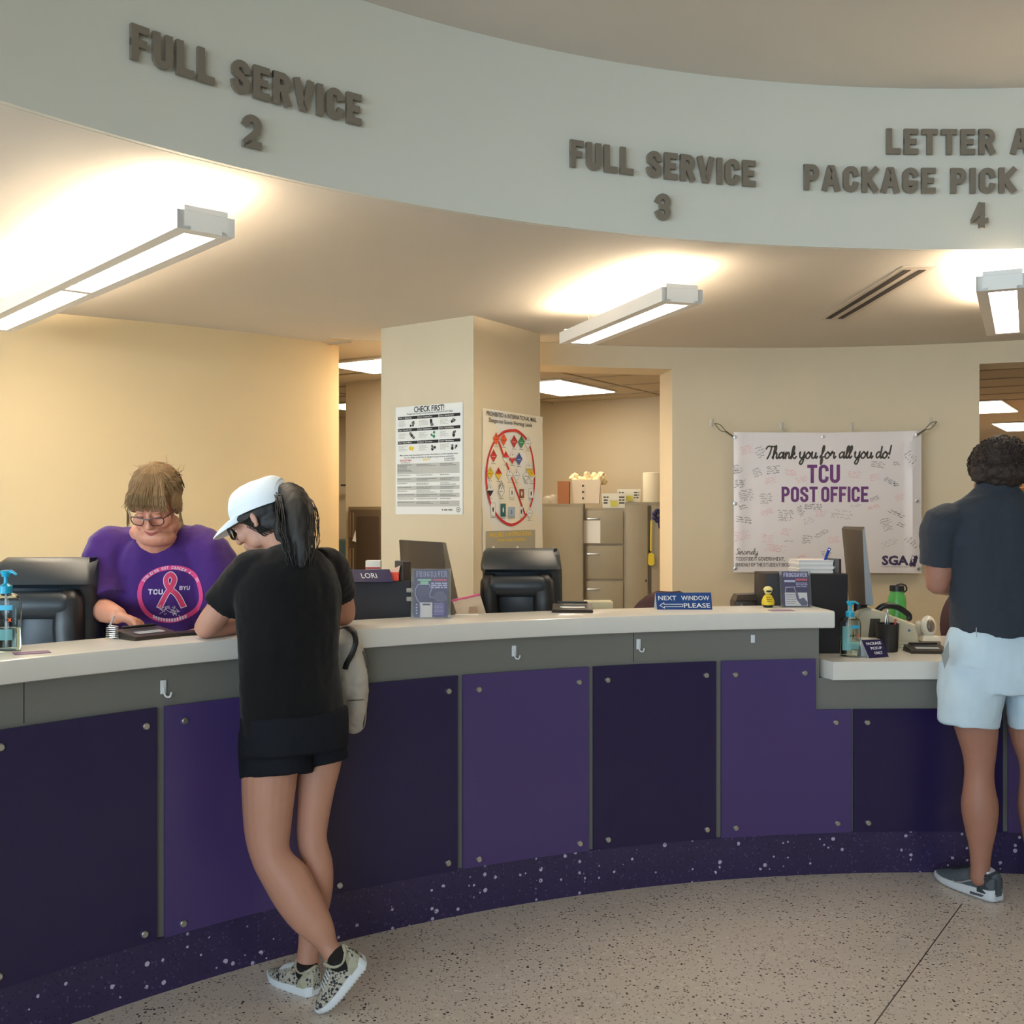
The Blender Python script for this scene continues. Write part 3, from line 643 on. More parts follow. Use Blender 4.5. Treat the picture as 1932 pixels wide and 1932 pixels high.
for k, (x0, y0, x1, y1, m_) in enumerate([(1445, 1090, 1500, 1198, paper), (1558, 1105, 1610, 1205, brown_ink), (1665, 1100, 1718, 1205, paper), (1232, 1262, 1282, 1410, paper), (1345, 1270, 1402, 1415, teal_ink), (1432, 1310, 1505, 1420, pale_blue), (1562, 1300, 1595, 1420, paper)]):
    p = [c2(x0, y1), c2(x1, y1), c2(x1, y0), c2(x0, y0)]; mb.ribbon(p, .0015, None, Z*1.5, ink_mid, closed=True); mb.flat(p, Z*1.4, m_); q = c2((x0+x1)/2, (y0+y1)/2)
    mb.flat([(q[0]+.008*cos(t*pi/3), q[1]+.016*sin(t*pi/3)) for t in range(6)], Z*1.6, paper if m_ in (teal_ink, brown_ink) else (ink_mid if k in (0, 5) else ink))
    q, q1 = c2(x0, y1+22), c2(x1, y1+22); greek(mb, q[0], q1[0], q[1], .004, ink_mid, Z, rnd=R)
p = [c2(1175, 1582), c2(1738, 1572)]; gy = mat('poster grey', (168, 160, 142), .8); mb.rect(p[0][0], zb_+.01, p[1][0], p[0][1], Z, gy)
for txt, y, x0, x1, m_, H in (('MAILABLE in INTERNATIONAL', 1648, 1222, 1702, yellow_ink, .028), ('(Under Certain Conditions)', 1700, 1308, 1622, yellow_ink, .020)):
    (u0, z0) = c2(x0, y); u1 = c2(x1, y)[0]; btext(mb, txt, u0, z0, H, m_, Z*1.6, .02, wid=u1-u0)
for x in (1230, 1505): q = [c2(x, 1790), c2(x+60, 1790), c2(x+30, 1745)]; mb.flat(q, Z*1.6, paper)
tag(mb.build('poster'), 'cream PROHIBITED in INTERNATIONAL MAIL sheet with red barred circle on the column', 'poster')

# --- thank-you banner
bf = Face((1.4675+.02, 7.0), (2.66, 6.88)); c3 = lambda x, y: bf.q(1360+x/4.83, 780+y/4.83)
vinyl = mat('white banner vinyl', (224, 216, 214), .35, noise_amt=.02, nscale=3)
banner = thing('banner', 'white signed thank-you banner TCU POST OFFICE hanging on the back wall', 'banner', (2.05, 6.95, 1.14))
mb = MB(); bf.fr(mb, 0)
edge = lambda u, v: (c3(100+ (u)*(1730-0)*1.0, 0))
(u0, _), (u1, _) = c3(118, 800), c3(1828, 800); zt = c3(950, 165)[1]; zb_ = c3(950, 1452)[1]; NB = 40
def bw(u, v):
    return .006*sin(u*7)*(1-v)+.018*math.exp(-((u-.955)/.02)**2)*(.3+.7*(1-abs(v-.5)))+.010*math.exp(-(((1-u)-(1-v)*1.0)/.03)**2)*(1 if u > .72 else 0)*max(0, (u-.72)/.28)+.008*math.exp(-((u-.03)/.02)**2)
G = [[(u0+(u1-u0)*i/NB, zb_+(zt-zb_)*j/NB-.008*(1-abs(2*i/NB-1))*(j/NB)**6, bw(i/NB, j/NB)) for i in range(NB+1)] for j in range(NB+1)]
vs = [p for r_ in G for p in r_]+[(p[0], p[1], p[2]-.003) for r_ in G for p in r_]; n1 = NB+1; o = n1*n1
fs = [(j*n1+i, j*n1+i+1, (j+1)*n1+i+1, (j+1)*n1+i) for j in range(NB) for i in range(NB)]+[(o+j*n1+i, o+(j+1)*n1+i, o+(j+1)*n1+i+1, o+j*n1+i+1) for j in range(NB) for i in range(NB)]
mb.add(vs, fs, vinyl, True); sheet = mb
bvb = BVHTree.FromPolygons([mb.T @ V(p) for p in vs[:o]], fs[:NB*NB])
def merge(A_, B_):
    T_, A_.T = A_.T, Matrix.Identity(4)
    for k_, m_ in enumerate(B_.slots): A_.add([], [], m_); 
    b_ = len(A_.v); A_.v += B_.v
    for f_, mi_, s_ in zip(B_.f, B_.m, B_.sm): A_.f.append([b_+q_ for q_ in f_]); A_.m.append(A_.slots.index(B_.slots[mi_])); A_.sm.append(s_)
    A_.T = T_
def drape(m2, bvh, dr, off):
    for i, v in enumerate(m2.v):
        h = bvh.ray_cast(v-dr*.6, dr, 2.0)
        if h[0] is not None: m2.v[i] = h[0]-dr*off
ndir = -bf.n
mb = MB(); bf.fr(mb, .1)
(x0, z0), (x1, _) = c3(400, 412), c3(1545, 412); cursive(mb, 'Thank you for all you do!', x0, z0, .040, .0105, mat('banner dark lettering', (70, 64, 56), .8), x1-x0)
(x0, z0), (x1, _) = c3(788, 638), c3(1085, 638); word(mb, 'TCU', x0, z0, c3(788, 465)[1]-z0, purple_ink, wr=.42, tr=.2, wid=x1-x0)
z0 = c3(555, 812)[1]; Hh = c3(555, 665)[1]-z0
for w_, xa, xb in (('POST', 553, 882), ('OFFICE', 915, 1345)): word(mb, w_, c3(xa, 800)[0], z0, Hh, purple_ink, wr=.42, tr=.21, wid=c3(xb, 800)[0]-c3(xa, 800)[0])
bi = mat('banner dark lettering', (70, 64, 56))
(x0, z0), (x1, _) = c3(135, 1285), c3(345, 1285); cursive(mb, 'Sincerely,', x0, z0, .020, .0032, bi, x1-x0)
for txt, xa, xb, ya, yb in (('TCU', 135, 205, 1342, 1308), ('STUDENT', 210, 330, 1342, 1308), ('GOVERNMENT,', 342, 582, 1342, 1308), ('ON', 135, 172, 1395, 1362), ('BEHALF', 178, 268, 1395, 1362), ('OF', 274, 318, 1395, 1362), ('THE', 324, 380, 1395, 1362), ('STUDENT', 386, 545, 1395, 1362), ('BODY', 553, 650, 1395, 1362)):
    x0, z0 = c3(xa, ya); word(mb, txt, x0, z0, c3(xa, yb)[1]-z0, bi, wr=.40, tr=.14, wid=c3(xb, ya)[0]-x0)
navy = mat('navy purple ink', (62, 50, 84), .8)
x0, z0 = c3(1468, 1378); btext(mb, 'SGA', x0, z0, c3(1468, 1295)[1]-z0, navy, bold=.045, wid=c3(1710, 1378)[0]-x0)
for k in range(6):
    q = c3(1730+k*9, 1375-(k % 3)*30); mb.flat([(q[0]+.014*cos(t*pi/2.5+k), q[1]+.017*sin(t*pi/2.5+k)) for t in range(5)], .001, navy)
x0, z0 = c3(1468, 1402); btext(mb, 'STUDENT GOVERNMENT ASSOCIATION', x0, z0, .009, ink_mid, wid=c3(1770, 1402)[0]-x0)
for ln in range(40):
    pass
drape(mb, bvb, ndir, .0015); merge(sheet, mb)
mb = MB(); bf.fr(mb, .1)
def scrawl(cx, cy, w, h, rot, m, lines=4, t=.0028):
    c0 = V(c3(cx, cy)); k = 1/4.83*6.95/2000
    for l in range(lines):
        yy = (lines/2-l-.5)*h*k/lines; xx = -w*k/2+R.uniform(0, .15)*w*k; pts = []; end = w*k/2*R.uniform(.6, 1)
        while xx < end:
            if R.random() < .14 and len(pts) > 3:
                mb.ribbon(pts, t*.8, None, .001, m); pts = []; xx += .008
            pts.append((c0.x+xx*cos(rot)-(yy+R.uniform(-.5, .5)*h*k/lines*.75)*sin(rot), c0.y+xx*sin(rot)+(yy+R.uniform(-.5, .5)*h*k/lines*.75)*cos(rot))); xx += R.uniform(.002, .006)
        if len(pts) > 2: mb.ribbon(pts, t*.8, None, .001, m)
for a_ in [(360, 350, 90, 110, .5, ink_mid, 4), (150, 510, 120, 90, .05, ink_mid, 4), (330, 535, 90, 80, .4, ink_mid, 5), (480, 515, 130, 80, .1, ink, 4), (175, 640, 110, 80, 0, ink, 4), (230, 745, 140, 110, .15, ink_mid, 7), (412, 775, 125, 100, .05, ink_mid, 5), (205, 855, 95, 50, .2, ink, 2), (215, 970, 180, 60, -.15, ink, 3), (590, 930, 160, 110, -.02, ink_mid, 5), (730, 890, 60, 100, .5, ink, 5), (840, 850, 170, 60, -.05, ink, 3), (800, 975, 110, 60, .4, ink_soft, 3), (1110, 920, 200, 90, -.1, ink_soft, 3), (925, 1090, 160, 40, .5, ink_mid, 3), (790, 1150, 100, 80, -.1, ink_mid, 4), (1435, 465, 150, 60, -.1, ink_mid, 4), (1605, 455, 80, 40, .1, ink_mid, 2), (1730, 400, 100, 120, .7, ink_mid, 5), (1545, 620, 120, 50, -.5, ink, 3), (1600, 650, 60, 30, 0, ink, 2), (1405, 775, 110, 40, .4, ink_mid, 3), (1610, 920, 190, 40, -.45, ink, 2), (1515, 1010, 110, 120, .3, ink_mid, 6), (1650, 1020, 90, 40, -.4, ink, 2), (1740, 1170, 70, 140, .8, ink_mid, 5), (1540, 1180, 160, 60, .4, ink_soft, 3), (620, 1165, 120, 20, 0, ink_mid, 1), (960, 1275, 100, 60, .1, ink_mid, 3), (1240, 840, 140, 25, .1, ink_soft, 2)]: scrawl(*a_)
for a_ in [(245, 330, 140, 80), (455, 610, 110, 60), (640, 540, 130, 60), (740, 600, 120, 60), (1220, 560, 130, 70), (1400, 580, 100, 60), (420, 900, 120, 50), (915, 915, 110, 60), (1400, 850, 130, 30), (200, 1110, 170, 90), (430, 1140, 130, 80), (600, 1080, 110, 70), (500, 1230, 220, 70), (1640, 760, 110, 60), (1030, 1150, 120, 60), (740, 1305, 100, 30)]: scrawl(a_[0], a_[1], a_[2], a_[3], R.uniform(-.2, .4), pink_ink, 4)
drape(mb, bvb, ndir, .0015); merge(sheet, mb); sheet.build('sheet', banner)
for gx, gy_ in ((110, 215), (930, 210), (1782, 198), (118, 822), (1785, 798), (132, 1412), (1800, 1412)):
    gx = min(max(gx, 128), 1812); u, z = c3(gx, gy_); mb = MB(); bf.fr(mb, .012); mb.T = mb.T @ Matrix.Translation((u, z, 0)); mb.lathe([(.006, 0), (.013, 0), (.0125, .003), (.0065, .004), (.006, 0)], steel, 14); mb.build('grommet', banner)
# cords and clear hooks
cordm = mat('grey bungee cord', (96, 84, 66), .8)
for (ga, hk, lb) in (((110, 215), (-60, 95), 'left'), ((1782, 198), (1960, 78), 'right')):
    A_, B_ = c3(*ga), c3(*hk); mb = MB(); bf.fr(mb, .01)
    mb.tube([(A_[0], A_[1], .012), ((A_[0]*.6+B_[0]*.4), A_[1]*.6+B_[1]*.4, .014)], .006, cordm, 8)
    m_ = (A_[0]*.62+B_[0]*.38, A_[1]*.62+B_[1]*.38)
    for s in (-1, 1): mb.tube(cr([(m_[0], m_[1], .014), ((m_[0]+B_[0])/2, (m_[1]+B_[1])/2+s*.018, .014), (B_[0], B_[1]+.0, .010)], 4), .0028, cordm, 6)
    tag(mb.build('bungee_cord'), 'grey bungee cord at the upper %s corner of the banner' % lb, 'cord', 'banner cords')
def clear_hook(u, z, fc, label, group, m, sc=1.0, sx=1):
    root = thing('adhesive_hook', label, 'hook', tuple(fc.A+fc.d*u+V((0, 0, z))), group)
    mb = MB(); fc.fr(mb, 0); mb.T = mb.T @ Matrix.Translation((u, z, 0)) @ Matrix.Scale(sc, 4); mb.box((0, 0, .004), (.020, .045, .006), m, .002); mb.build('backplate', root)
    mb = MB(); fc.fr(mb, 0); mb.T = mb.T @ Matrix.Translation((u, z, 0)) @ Matrix.Scale(sc, 4)
    mb.tube(cr([(0, -.005, .008), (0, -.02, .012), (.004*sx, -.030, .018), (.012*sx, -.030, .026), (.016*sx, -.018, .028)], 4), .0032, m, 8, rnd=True); mb.build('hook', root)
clr = mat('translucent hook plastic', (206, 196, 176), .25)
for k, (x, y) in enumerate(((-65, 75), (600, 100), (1252, 100), (1962, 60))):
    u, z = c3(x, y); f2 = Face(bf.q and (bf.A+bf.n*-.05)[:2], (bf.A+bf.d-bf.n*.05)[:2])
    wy = BC[1]+sqrt(4.4**2-(bf.A.x+bf.d.x*u-BC[0])**2); f2 = Face((bf.A.x, wy-bf.d.y*u), (bf.A.x+bf.d.x, wy-bf.d.y*u+bf.d.y))
    clear_hook(u, z, f2, ['clear adhesive hook holding the left bungee cord', 'empty clear adhesive hook above the banner, the left of the two', 'empty clear adhesive hook above the banner, the right of the two', 'clear adhesive hook holding the right bungee cord'][k], 'clear hooks above the banner', clr, 1.1)
# white adhesive hooks on the counter front
for px, py, lb, sc in ((307, 1296, 'white adhesive hook on the grey board left of the leaning woman', 1.0), (969, 1228, 'white adhesive hook on the counter front below the black signature pad', 1.0), (1204, 1215, 'white adhesive hook on the counter front below the NEXT WINDOW sign', 1.0)):
    t = tp(px, 4.263); x, y = hit(px, 4.262, CC); fc = Face((x, y), (x+cos(t), y-sin(t))); clear_hook(0, EYE-(py-966)/F*y, fc, lb, 'white hooks on the counter front', white_pl, .95 if px > 400 else 1.0)
t = tp(1420, 4.263); x, y = hit(1420, 4.262, CC); fc = Face((x, y), (x+cos(t), y-sin(t))); z = EYE-(1205-966)/F*y
mb = MB(); fc.fr(mb, 0); mb.T = mb.T @ Matrix.Translation((0, z, 0)); mb.box((0, 0, .003), (.018, .034, .005), white_pl, .0015); tag(mb.build('hook_backplate'), 'bare white adhesive plate without a hook on the counter front, near the ledge end', 'hook', 'white hooks on the counter front')
# ================================================================ THINGS ON AND BEHIND THE COUNTER
LZ, DZ = 1.13, .9152
def ledgeY(py): return (EYE-LZ)*F/(py-966)
def deskY(py): return (EYE-DZ)*F/(py-966)
def copy_tree(o, loc, rz, label, group=None):
    c = o.copy(); COL.objects.link(c); c.location = loc; c.rotation_euler = (0, 0, rz); c['label'] = label; c.parent = None
    if group: c['group'] = group
    def rec(a, b):
        for ch in [x for x in bpy.data.objects if x.parent == a]:
            d = ch.copy(); COL.objects.link(d); d.parent = b; rec(ch, d)
    rec(o, c); return c
# --- point of sale terminals, seen from behind
def terminal():
    root = thing('sales_terminal', 'large black touch terminal seen from behind, standing right of the column', 'terminal', P(985, 966, 4.80)+V((0, 0, DZ-EYE)), 'black sales terminals')
    mb = MB(); rr = lambda x0, x1, y0, y1, z, r=.02: [(x0+r, y0, z), (x1-r, y0, z), (x1, y0+r, z), (x1, y1, z), (x0, y1, z), (x0, y0+r, z)]
    mb.loft([rr(-.165, .165, .10, .15, .467, .03), rr(-.178, .172, .06, .16, .45, .03), rr(-.188, .178, .0, .16, .395, .02), rr(-.187, .18, -.01, .155, .375), rr(-.18, .182, .02, .14, .36), rr(-.178, .184, .03, .12, .26), rr(-.172, .186, .01, .10, .16), rr(-.165, .188, .03, .08, .10)], char_pl, True, True); mb.build('rear_housing', root, local=True, sharp=50)
    mb = MB(); mb.tube([(-.12, .005, .30), (.08, .005, .30)], .05, char_pl, 20, rnd=True); mb.build('speaker_bar', root, local=True)
    for s, x0, x1 in ((-1, -.19, -.105), (1, .05, .15)):
        mb = MB(); mb.loft([rr(x0+.02, x1-.02, -.01, .06, .355, .015), rr(x0+.002, x1-.004, -.035, .06, .32, .02), rr(x0, x1, -.045, .06, .22, .02), rr(x0+.006, x1+.008, -.04, .06, .10, .02), rr(x0+.012, x1+.012, -.05, .12, .0, .02)], black_pl, True, True); mb.build('stand_leg', root, local=True, sharp=60)
    mb = MB(); mb.hexa([(.16, -.005, .05), (.205, .10, .05), (.195, .13, .05), (.16, .13, .05)], [(.150, .07, .468), (.163, .10, .468), (.163, .165, .468), (.150, .165, .468)], black_pl); mb.build('screen_bezel', root, local=True)
    mb = MB(); mb.box((-.02, .03, .135), (.16, .04, .05), dark_pl, .01); mb.box((-.02, .02, .05), (.16, .1, .09), dark_pl, .01); mb.build('cable_cover', root, local=True)
    mb = MB(); mb.frame((-.045, .0775, .436), (1, 0, 0), (0, .76, .55)); btext(mb, 'micros', 0, 0, .011, white_ink, .004, bold=.02, wid=.05, shear=.2); mb.build('lettering', root, local=True)
    return root
term = terminal(); c = P(76, 966, 3.80)
copy_tree(term, (c.x, c.y, DZ), radians(4), 'large black touch terminal seen from behind at the left edge, beside the hand sanitizer')
# --- signature pads
def sigpad(loc, rz, label):
    root = thing('signature_pad', label, 'signature pad', loc, 'black signature pads', rz=rz)
    mb = MB(); mb.loft([[(-.085, -.06, 0), (.085, -.06, 0), (.085, .07, 0), (-.085, .07, 0)], [(-.086, -.062, .006), (.086, -.062, .006), (.086, .07, .006), (-.086, .07, .006)], [(-.083, -.058, .013), (.083, -.058, .013), (.083, .068, .028), (-.083, .068, .028)]], mat('dark brown plastic', (48, 40, 36), .4), True, False)
    mb.build('case', root, local=True)
    q = lambda x0, x1, y0, y1, dz: [(x, y, .013+(y+.058)*.119+dz) for x, y in ((x0, y0), (x1, y0), (x1, y1), (x0, y1))]
    mb = MB(); mb.add(q(-.06, .06, -.035, .035, .0008), [(0, 1, 2, 3)], black_pl); mb.add(q(-.052, .052, -.028, .008, .0014), [(0, 1, 2, 3)], mat('pad screen', (176, 184, 190), .25)); mb.add(q(-.052, .052, .014, .028, .0014), [(0, 1, 2, 3)], mat('pad screen upper', (90, 96, 104), .25)); mb.build('screen', root, local=True)
    mb = MB(); mb.tube([(-.06, .052, .034), (.06, .052, .034)], .005, black_pl, 10, rnd=True); mb.build('stylus', root, local=True)
    return root
sp = sigpad(P(1080, 966, 4.475)+V((0, 0, LZ-EYE)), radians(-3), 'black signature pad on the ledge in front of the terminal right of the column')
p_ = P(279, 966, 3.55); copy_tree(sp, (p_.x, p_.y, LZ), radians(52), 'black signature pad on the ledge by the clerk\'s hand')
p_ = P(1748, 966, 4.80); copy_tree(sp, (p_.x, p_.y, DZ), radians(-4), 'black signature pad on the low work top below the barcode scanner')
mb = MB(); p_ = P(346, 966, 3.62); mb.at((p_.x, p_.y, LZ), radians(38)); mb.box((0, 0, .006), (.145, .072, .010), black_pl, .003); tag(mb.build('smartphone'), 'thin black phone lying on the ledge between signature pad and the leaning woman\'s elbow', 'phone')
mb = MB(); p_ = P(212, 966, 3.50); mb.at((p_.x, p_.y, LZ)); mb.tube([(.02*cos(a*.9)*(1-.002*a), .014*sin(a*.9), .003+.0009*a) for a in range(46)], .0022, steel, 6); mb.tube([(-.01, 0, .04), (.002, .01, .075)], .0035, steel, 8); tag(mb.build('coil_pen'), 'small silver pen with coiled cord standing left of the clerk\'s signature pad', 'pen')
# --- flat purple cards
for (px, py, rz, lb, dims) in ((60, 1232, .55, 'small purple card lying on the ledge beside the left hand sanitizer', (.10, .06)), (1474, 1152, .1, 'small purple card lying on the ledge in front of the right flyer stand', (.10, .055))):
    Y = ledgeY(py); p_ = P(px, py, Y); mb = MB(); mb.at((p_.x, p_.y, LZ+.0004), rz); mb.box((0, 0, .0006), (dims[0], dims[1], .0012), mat('pale purple card', (128, 92, 132), .6)); mb.rect(-dims[0]*.4, -dims[1]*.3, dims[0]*.4, -dims[1]*.1, .0014, mat('pale purple print', (176, 150, 180), .7)); tag(mb.build('card'), lb, 'card', 'purple cards on the ledge')
# --- sanitizer bottles
def glass(name, rgb, rough=.03, ior=1.35):
    m = mat(name, rgb, rough, trans=1); m.node_tree.nodes['Principled BSDF'].inputs['IOR'].default_value = ior; return m
bottle_m = glass('clear bottle plastic', (228, 236, 236), .04, 1.25); gel = glass('clear gel', (236, 238, 226), .02, 1.12)
pump_blue = mat('turquoise pump plastic', (26, 160, 196), .35); lab_t = mat('teal label film', (120, 186, 184), .4, alpha=.6); lab_b = mat('blue label band', (58, 170, 206), .4)
def sanitizer(loc, label):
    root = thing('hand_sanitizer', label, 'hand sanitizer', loc, 'clear pump bottles of hand sanitizer')
    prof = [(.030, .0), (.045, .003), (.047, .012), (.047, .06), (.0455, .085), (.047, .11), (.047, .145), (.043, .160), (.030, .172), (.016, .177)]
    mb = MB(); mb.lathe([(r, z) for r, z in prof]+[(.0145, .176)]+[(r-.0015, z+(.001 if i else .002)) for i, (r, z) in list(enumerate(prof))[::-1] if z < .17]+[(0.001, .002)], bottle_m, 32, sy=.62); mb.build('bottle', root, local=True)
    mb = MB(); mb.lathe([(0, .004)]+[(r-.003, max(z, .004)) for r, z in prof if z < .07]+[(.0425, .07), (0, .07)], gel, 32, sy=.60); mb.build('gel', root, local=True)
    mb = MB(); mb.lathe([(0, .174), (.019, .174), (.019, .196), (.013, .200), (.009, .203), (.006, .204), (.0055, .228), (0, .228)], pump_blue, 24); mb.build('collar', root, local=True)
    mb = MB(); mb.lathe([(0, .224), (.011, .224), (.016, .238), (.014, .243), (0, .244)], pump_blue, 20); mb.tube([(0, 0, .238), (.02, -.004, .240), (.034, -.007, .232)], [.007, .005, .0035], pump_blue, 10, rnd=True); mb.build('pump_head', root, local=True)
    mb = MB(); mb.tube([(0, 0, .174), (.003, 0, .012)], .003, white_pl, 8); mb.build('dip_tube', root, local=True)
    def curved(a0, a1, z0, z1, m, nm, r=.0478):
        mb = MB(); n = 8; vs = []
        for i in range(n+1):
            a = radians(a0+(a1-a0)*i/n); vs += [(r*cos(a), r*.62*sin(a), z0), (r*cos(a), r*.62*sin(a), z1)]
        mb.add(vs, [(2*i, 2*i+2, 2*i+3, 2*i+1) for i in range(n)], m, True); mb.build(nm, root, local=True)
    curved(215, 262, .03, .135, lab_t, 'label'); curved(262, 310, .125, .140, lab_b, 'label_band'); curved(215, 310, .035, .068, lab_t, 'lower_label', .0482)
    mb = MB(); mb.frame((-.013, -.0302, .092), (1, 0, 0), (0, 0, 1)); btext(mb, 'germ', 0, 0, .010, ink, .001, bold=.02, wid=.030, shear=.25); btext(mb, 'x', .033, 0, .014, orange_ink, .001, bold=.04); mb.build('lettering', root, local=True)
    return root
p_ = P(1604, 966, 4.66); sz = sanitizer((p_.x, p_.y, DZ), 'clear pump bottle of hand sanitizer on the low work top beside the PACKAGE PICKUP sign')
p_ = P(11, 966, 3.21); copy_tree(sz, (p_.x, p_.y, LZ), 0, 'clear pump bottle of hand sanitizer on the ledge at the left edge')
# --- black cabinets on the work top
for px0, px1, Y, lb in ((603, 775, 4.27, 'black box under the LORI name sign, right of the leaning woman'), (1446, 1600, 4.757, 'black box behind the ledge end, carrying paper stack and small speaker')):
    a, b = P(px0, 966, Y), P(px1, 966, Y); mb = MB(); mb.box(((a.x+b.x)/2, Y+.12, (1.272+DZ)/2), (b.x-a.x, .24, 1.272-DZ), black_matte, .004)
    if px0 < 1000:
        for z in (1.235, 1.20): mb.box((b.x-.006, Y-.002, z), (.022, .006, .018), mat('grey clip', (150, 146, 138), .4), .002)
    tag(mb.build('equipment_box'), lb, 'box', 'black boxes on the work top')
def tent(a, b, ta, tb_, m, label, lines, name='tent_sign', edge=white_pl, group=None, back=.05):
    """front face a(bottom left) b(bottom right) ta tb_(top); back leg behind"""
    root = thing(name, label, 'sign', (a+b)/2, group); d = (b-a).normalized(); nb = V((-d.y, d.x, 0)); th = .0035
    ux = d; uz = ((ta-a)-d*(ta-a).dot(d)).normalized(); n = ux.cross(uz)
    a2, b2 = ta+(ta-a)*0+nb*back*.75, tb_+nb*back*.75; a2.z = b2.z = a.z+.001
    mb = MB(); mb.hexa([a, b, tb_, ta][::1], [p-n*th for p in (a, b, tb_, ta)], m); 
    for f in mb.f: pass
    mb.build('front_face', root)
    mb = MB(); mb.hexa([a2, b2, tb_-n*th, ta-n*th], [p+n*.0 +nb*.003 for p in (a2, b2, tb_-n*th, ta-n*th)], edge)
    mb.hexa([a-d*.001, a-d*.001+V((0, 0, .0)), ta-d*.001], [a-n*th-d*.001, a-n*th-d*.001, ta-n*th-d*.001], edge); mb.build('back_leg', root)
    mb = MB(); W_ = (b-a).length; H_ = (ta-a).dot(uz); sh = (ta-a).dot(d)/H_
    mb.T = Matrix(((ux.x, uz.x, n.x, a.x), (ux.y, uz.y, n.y, a.y), (ux.z, uz.z, n.z, a.z), (0, 0, 0, 1))) @ Matrix(((1, sh, 0, 0), (0, 1, 0, 0), (0, 0, 1, 0), (0, 0, 0, 1)))
    for l in lines: l(mb, W_, H_)
    mb.build('lettering', root); return root
Y = 4.245; tent(P(656, 1098, Y), P(742, 1098, Y), P(649, 1074.5, Y+.03), P(735, 1074, Y+.03), purple_sign, 'dark purple LORI name sign standing on the black box', [lambda m_, w, h: btext(m_, 'LORI', w*.34, h*.30, h*.42, white_ink, .0012, wid=w*.34)], 'name_sign')
Y = 4.56
def arrow(m_, w, h):
    x0, x1, y, k = w*.055, w*.47, h*.25, h*.10
    m_.ribbon([(x1, y-k*.7), (x1, y+k*.7), (x0+k*2.4, y+k*.7), (x0+k*2.4, y+k*1.6), (x0, y), (x0+k*2.4, y-k*1.6), (x0+k*2.4, y-k*.7)], h*.032, None, .0012, white_ink, closed=True)
tent(P(1240, 1150.5, Y), P(1344, 1150.5, Y), P(1236.5, 1118.5, Y+.035), P(1341.5, 1118, Y+.035), blue_sign, 'blue NEXT WINDOW PLEASE sign with white arrow on the ledge', [lambda m_, w, h: btext(m_, 'NEXT', w*.04, h*.56, h*.27, white_ink, .0012, bold=.012, wid=w*.33), lambda m_, w, h: btext(m_, 'WINDOW', w*.46, h*.56, h*.27, white_ink, .0012, bold=.012, wid=w*.51), lambda m_, w, h: btext(m_, 'PLEASE', w*.49, h*.12, h*.27, white_ink, .0012, bold=.012, wid=w*.48), arrow], 'counter_sign')
tent(P(1640, 1242, 4.60), P(1677, 1239, 4.64), P(1625.5, 1207.5, 4.63), P(1664, 1206, 4.67), purple_sign, 'small purple PACKAGE PICKUP ONLY sign on the low work top', [lambda m_, w, h: btext(m_, 'PACKAGE', w*.52, h*.70, h*.15, white_ink, .0012, bold=.02, wid=w*.74, align='C'), lambda m_, w, h: btext(m_, 'PICKUP', w*.55, h*.44, h*.15, white_ink, .0012, bold=.02, wid=w*.56, align='C'), lambda m_, w, h: btext(m_, 'ONLY', w*.56, h*.18, h*.15, white_ink, .0012, bold=.02, wid=w*.42, align='C')], 'counter_sign', back=.045)
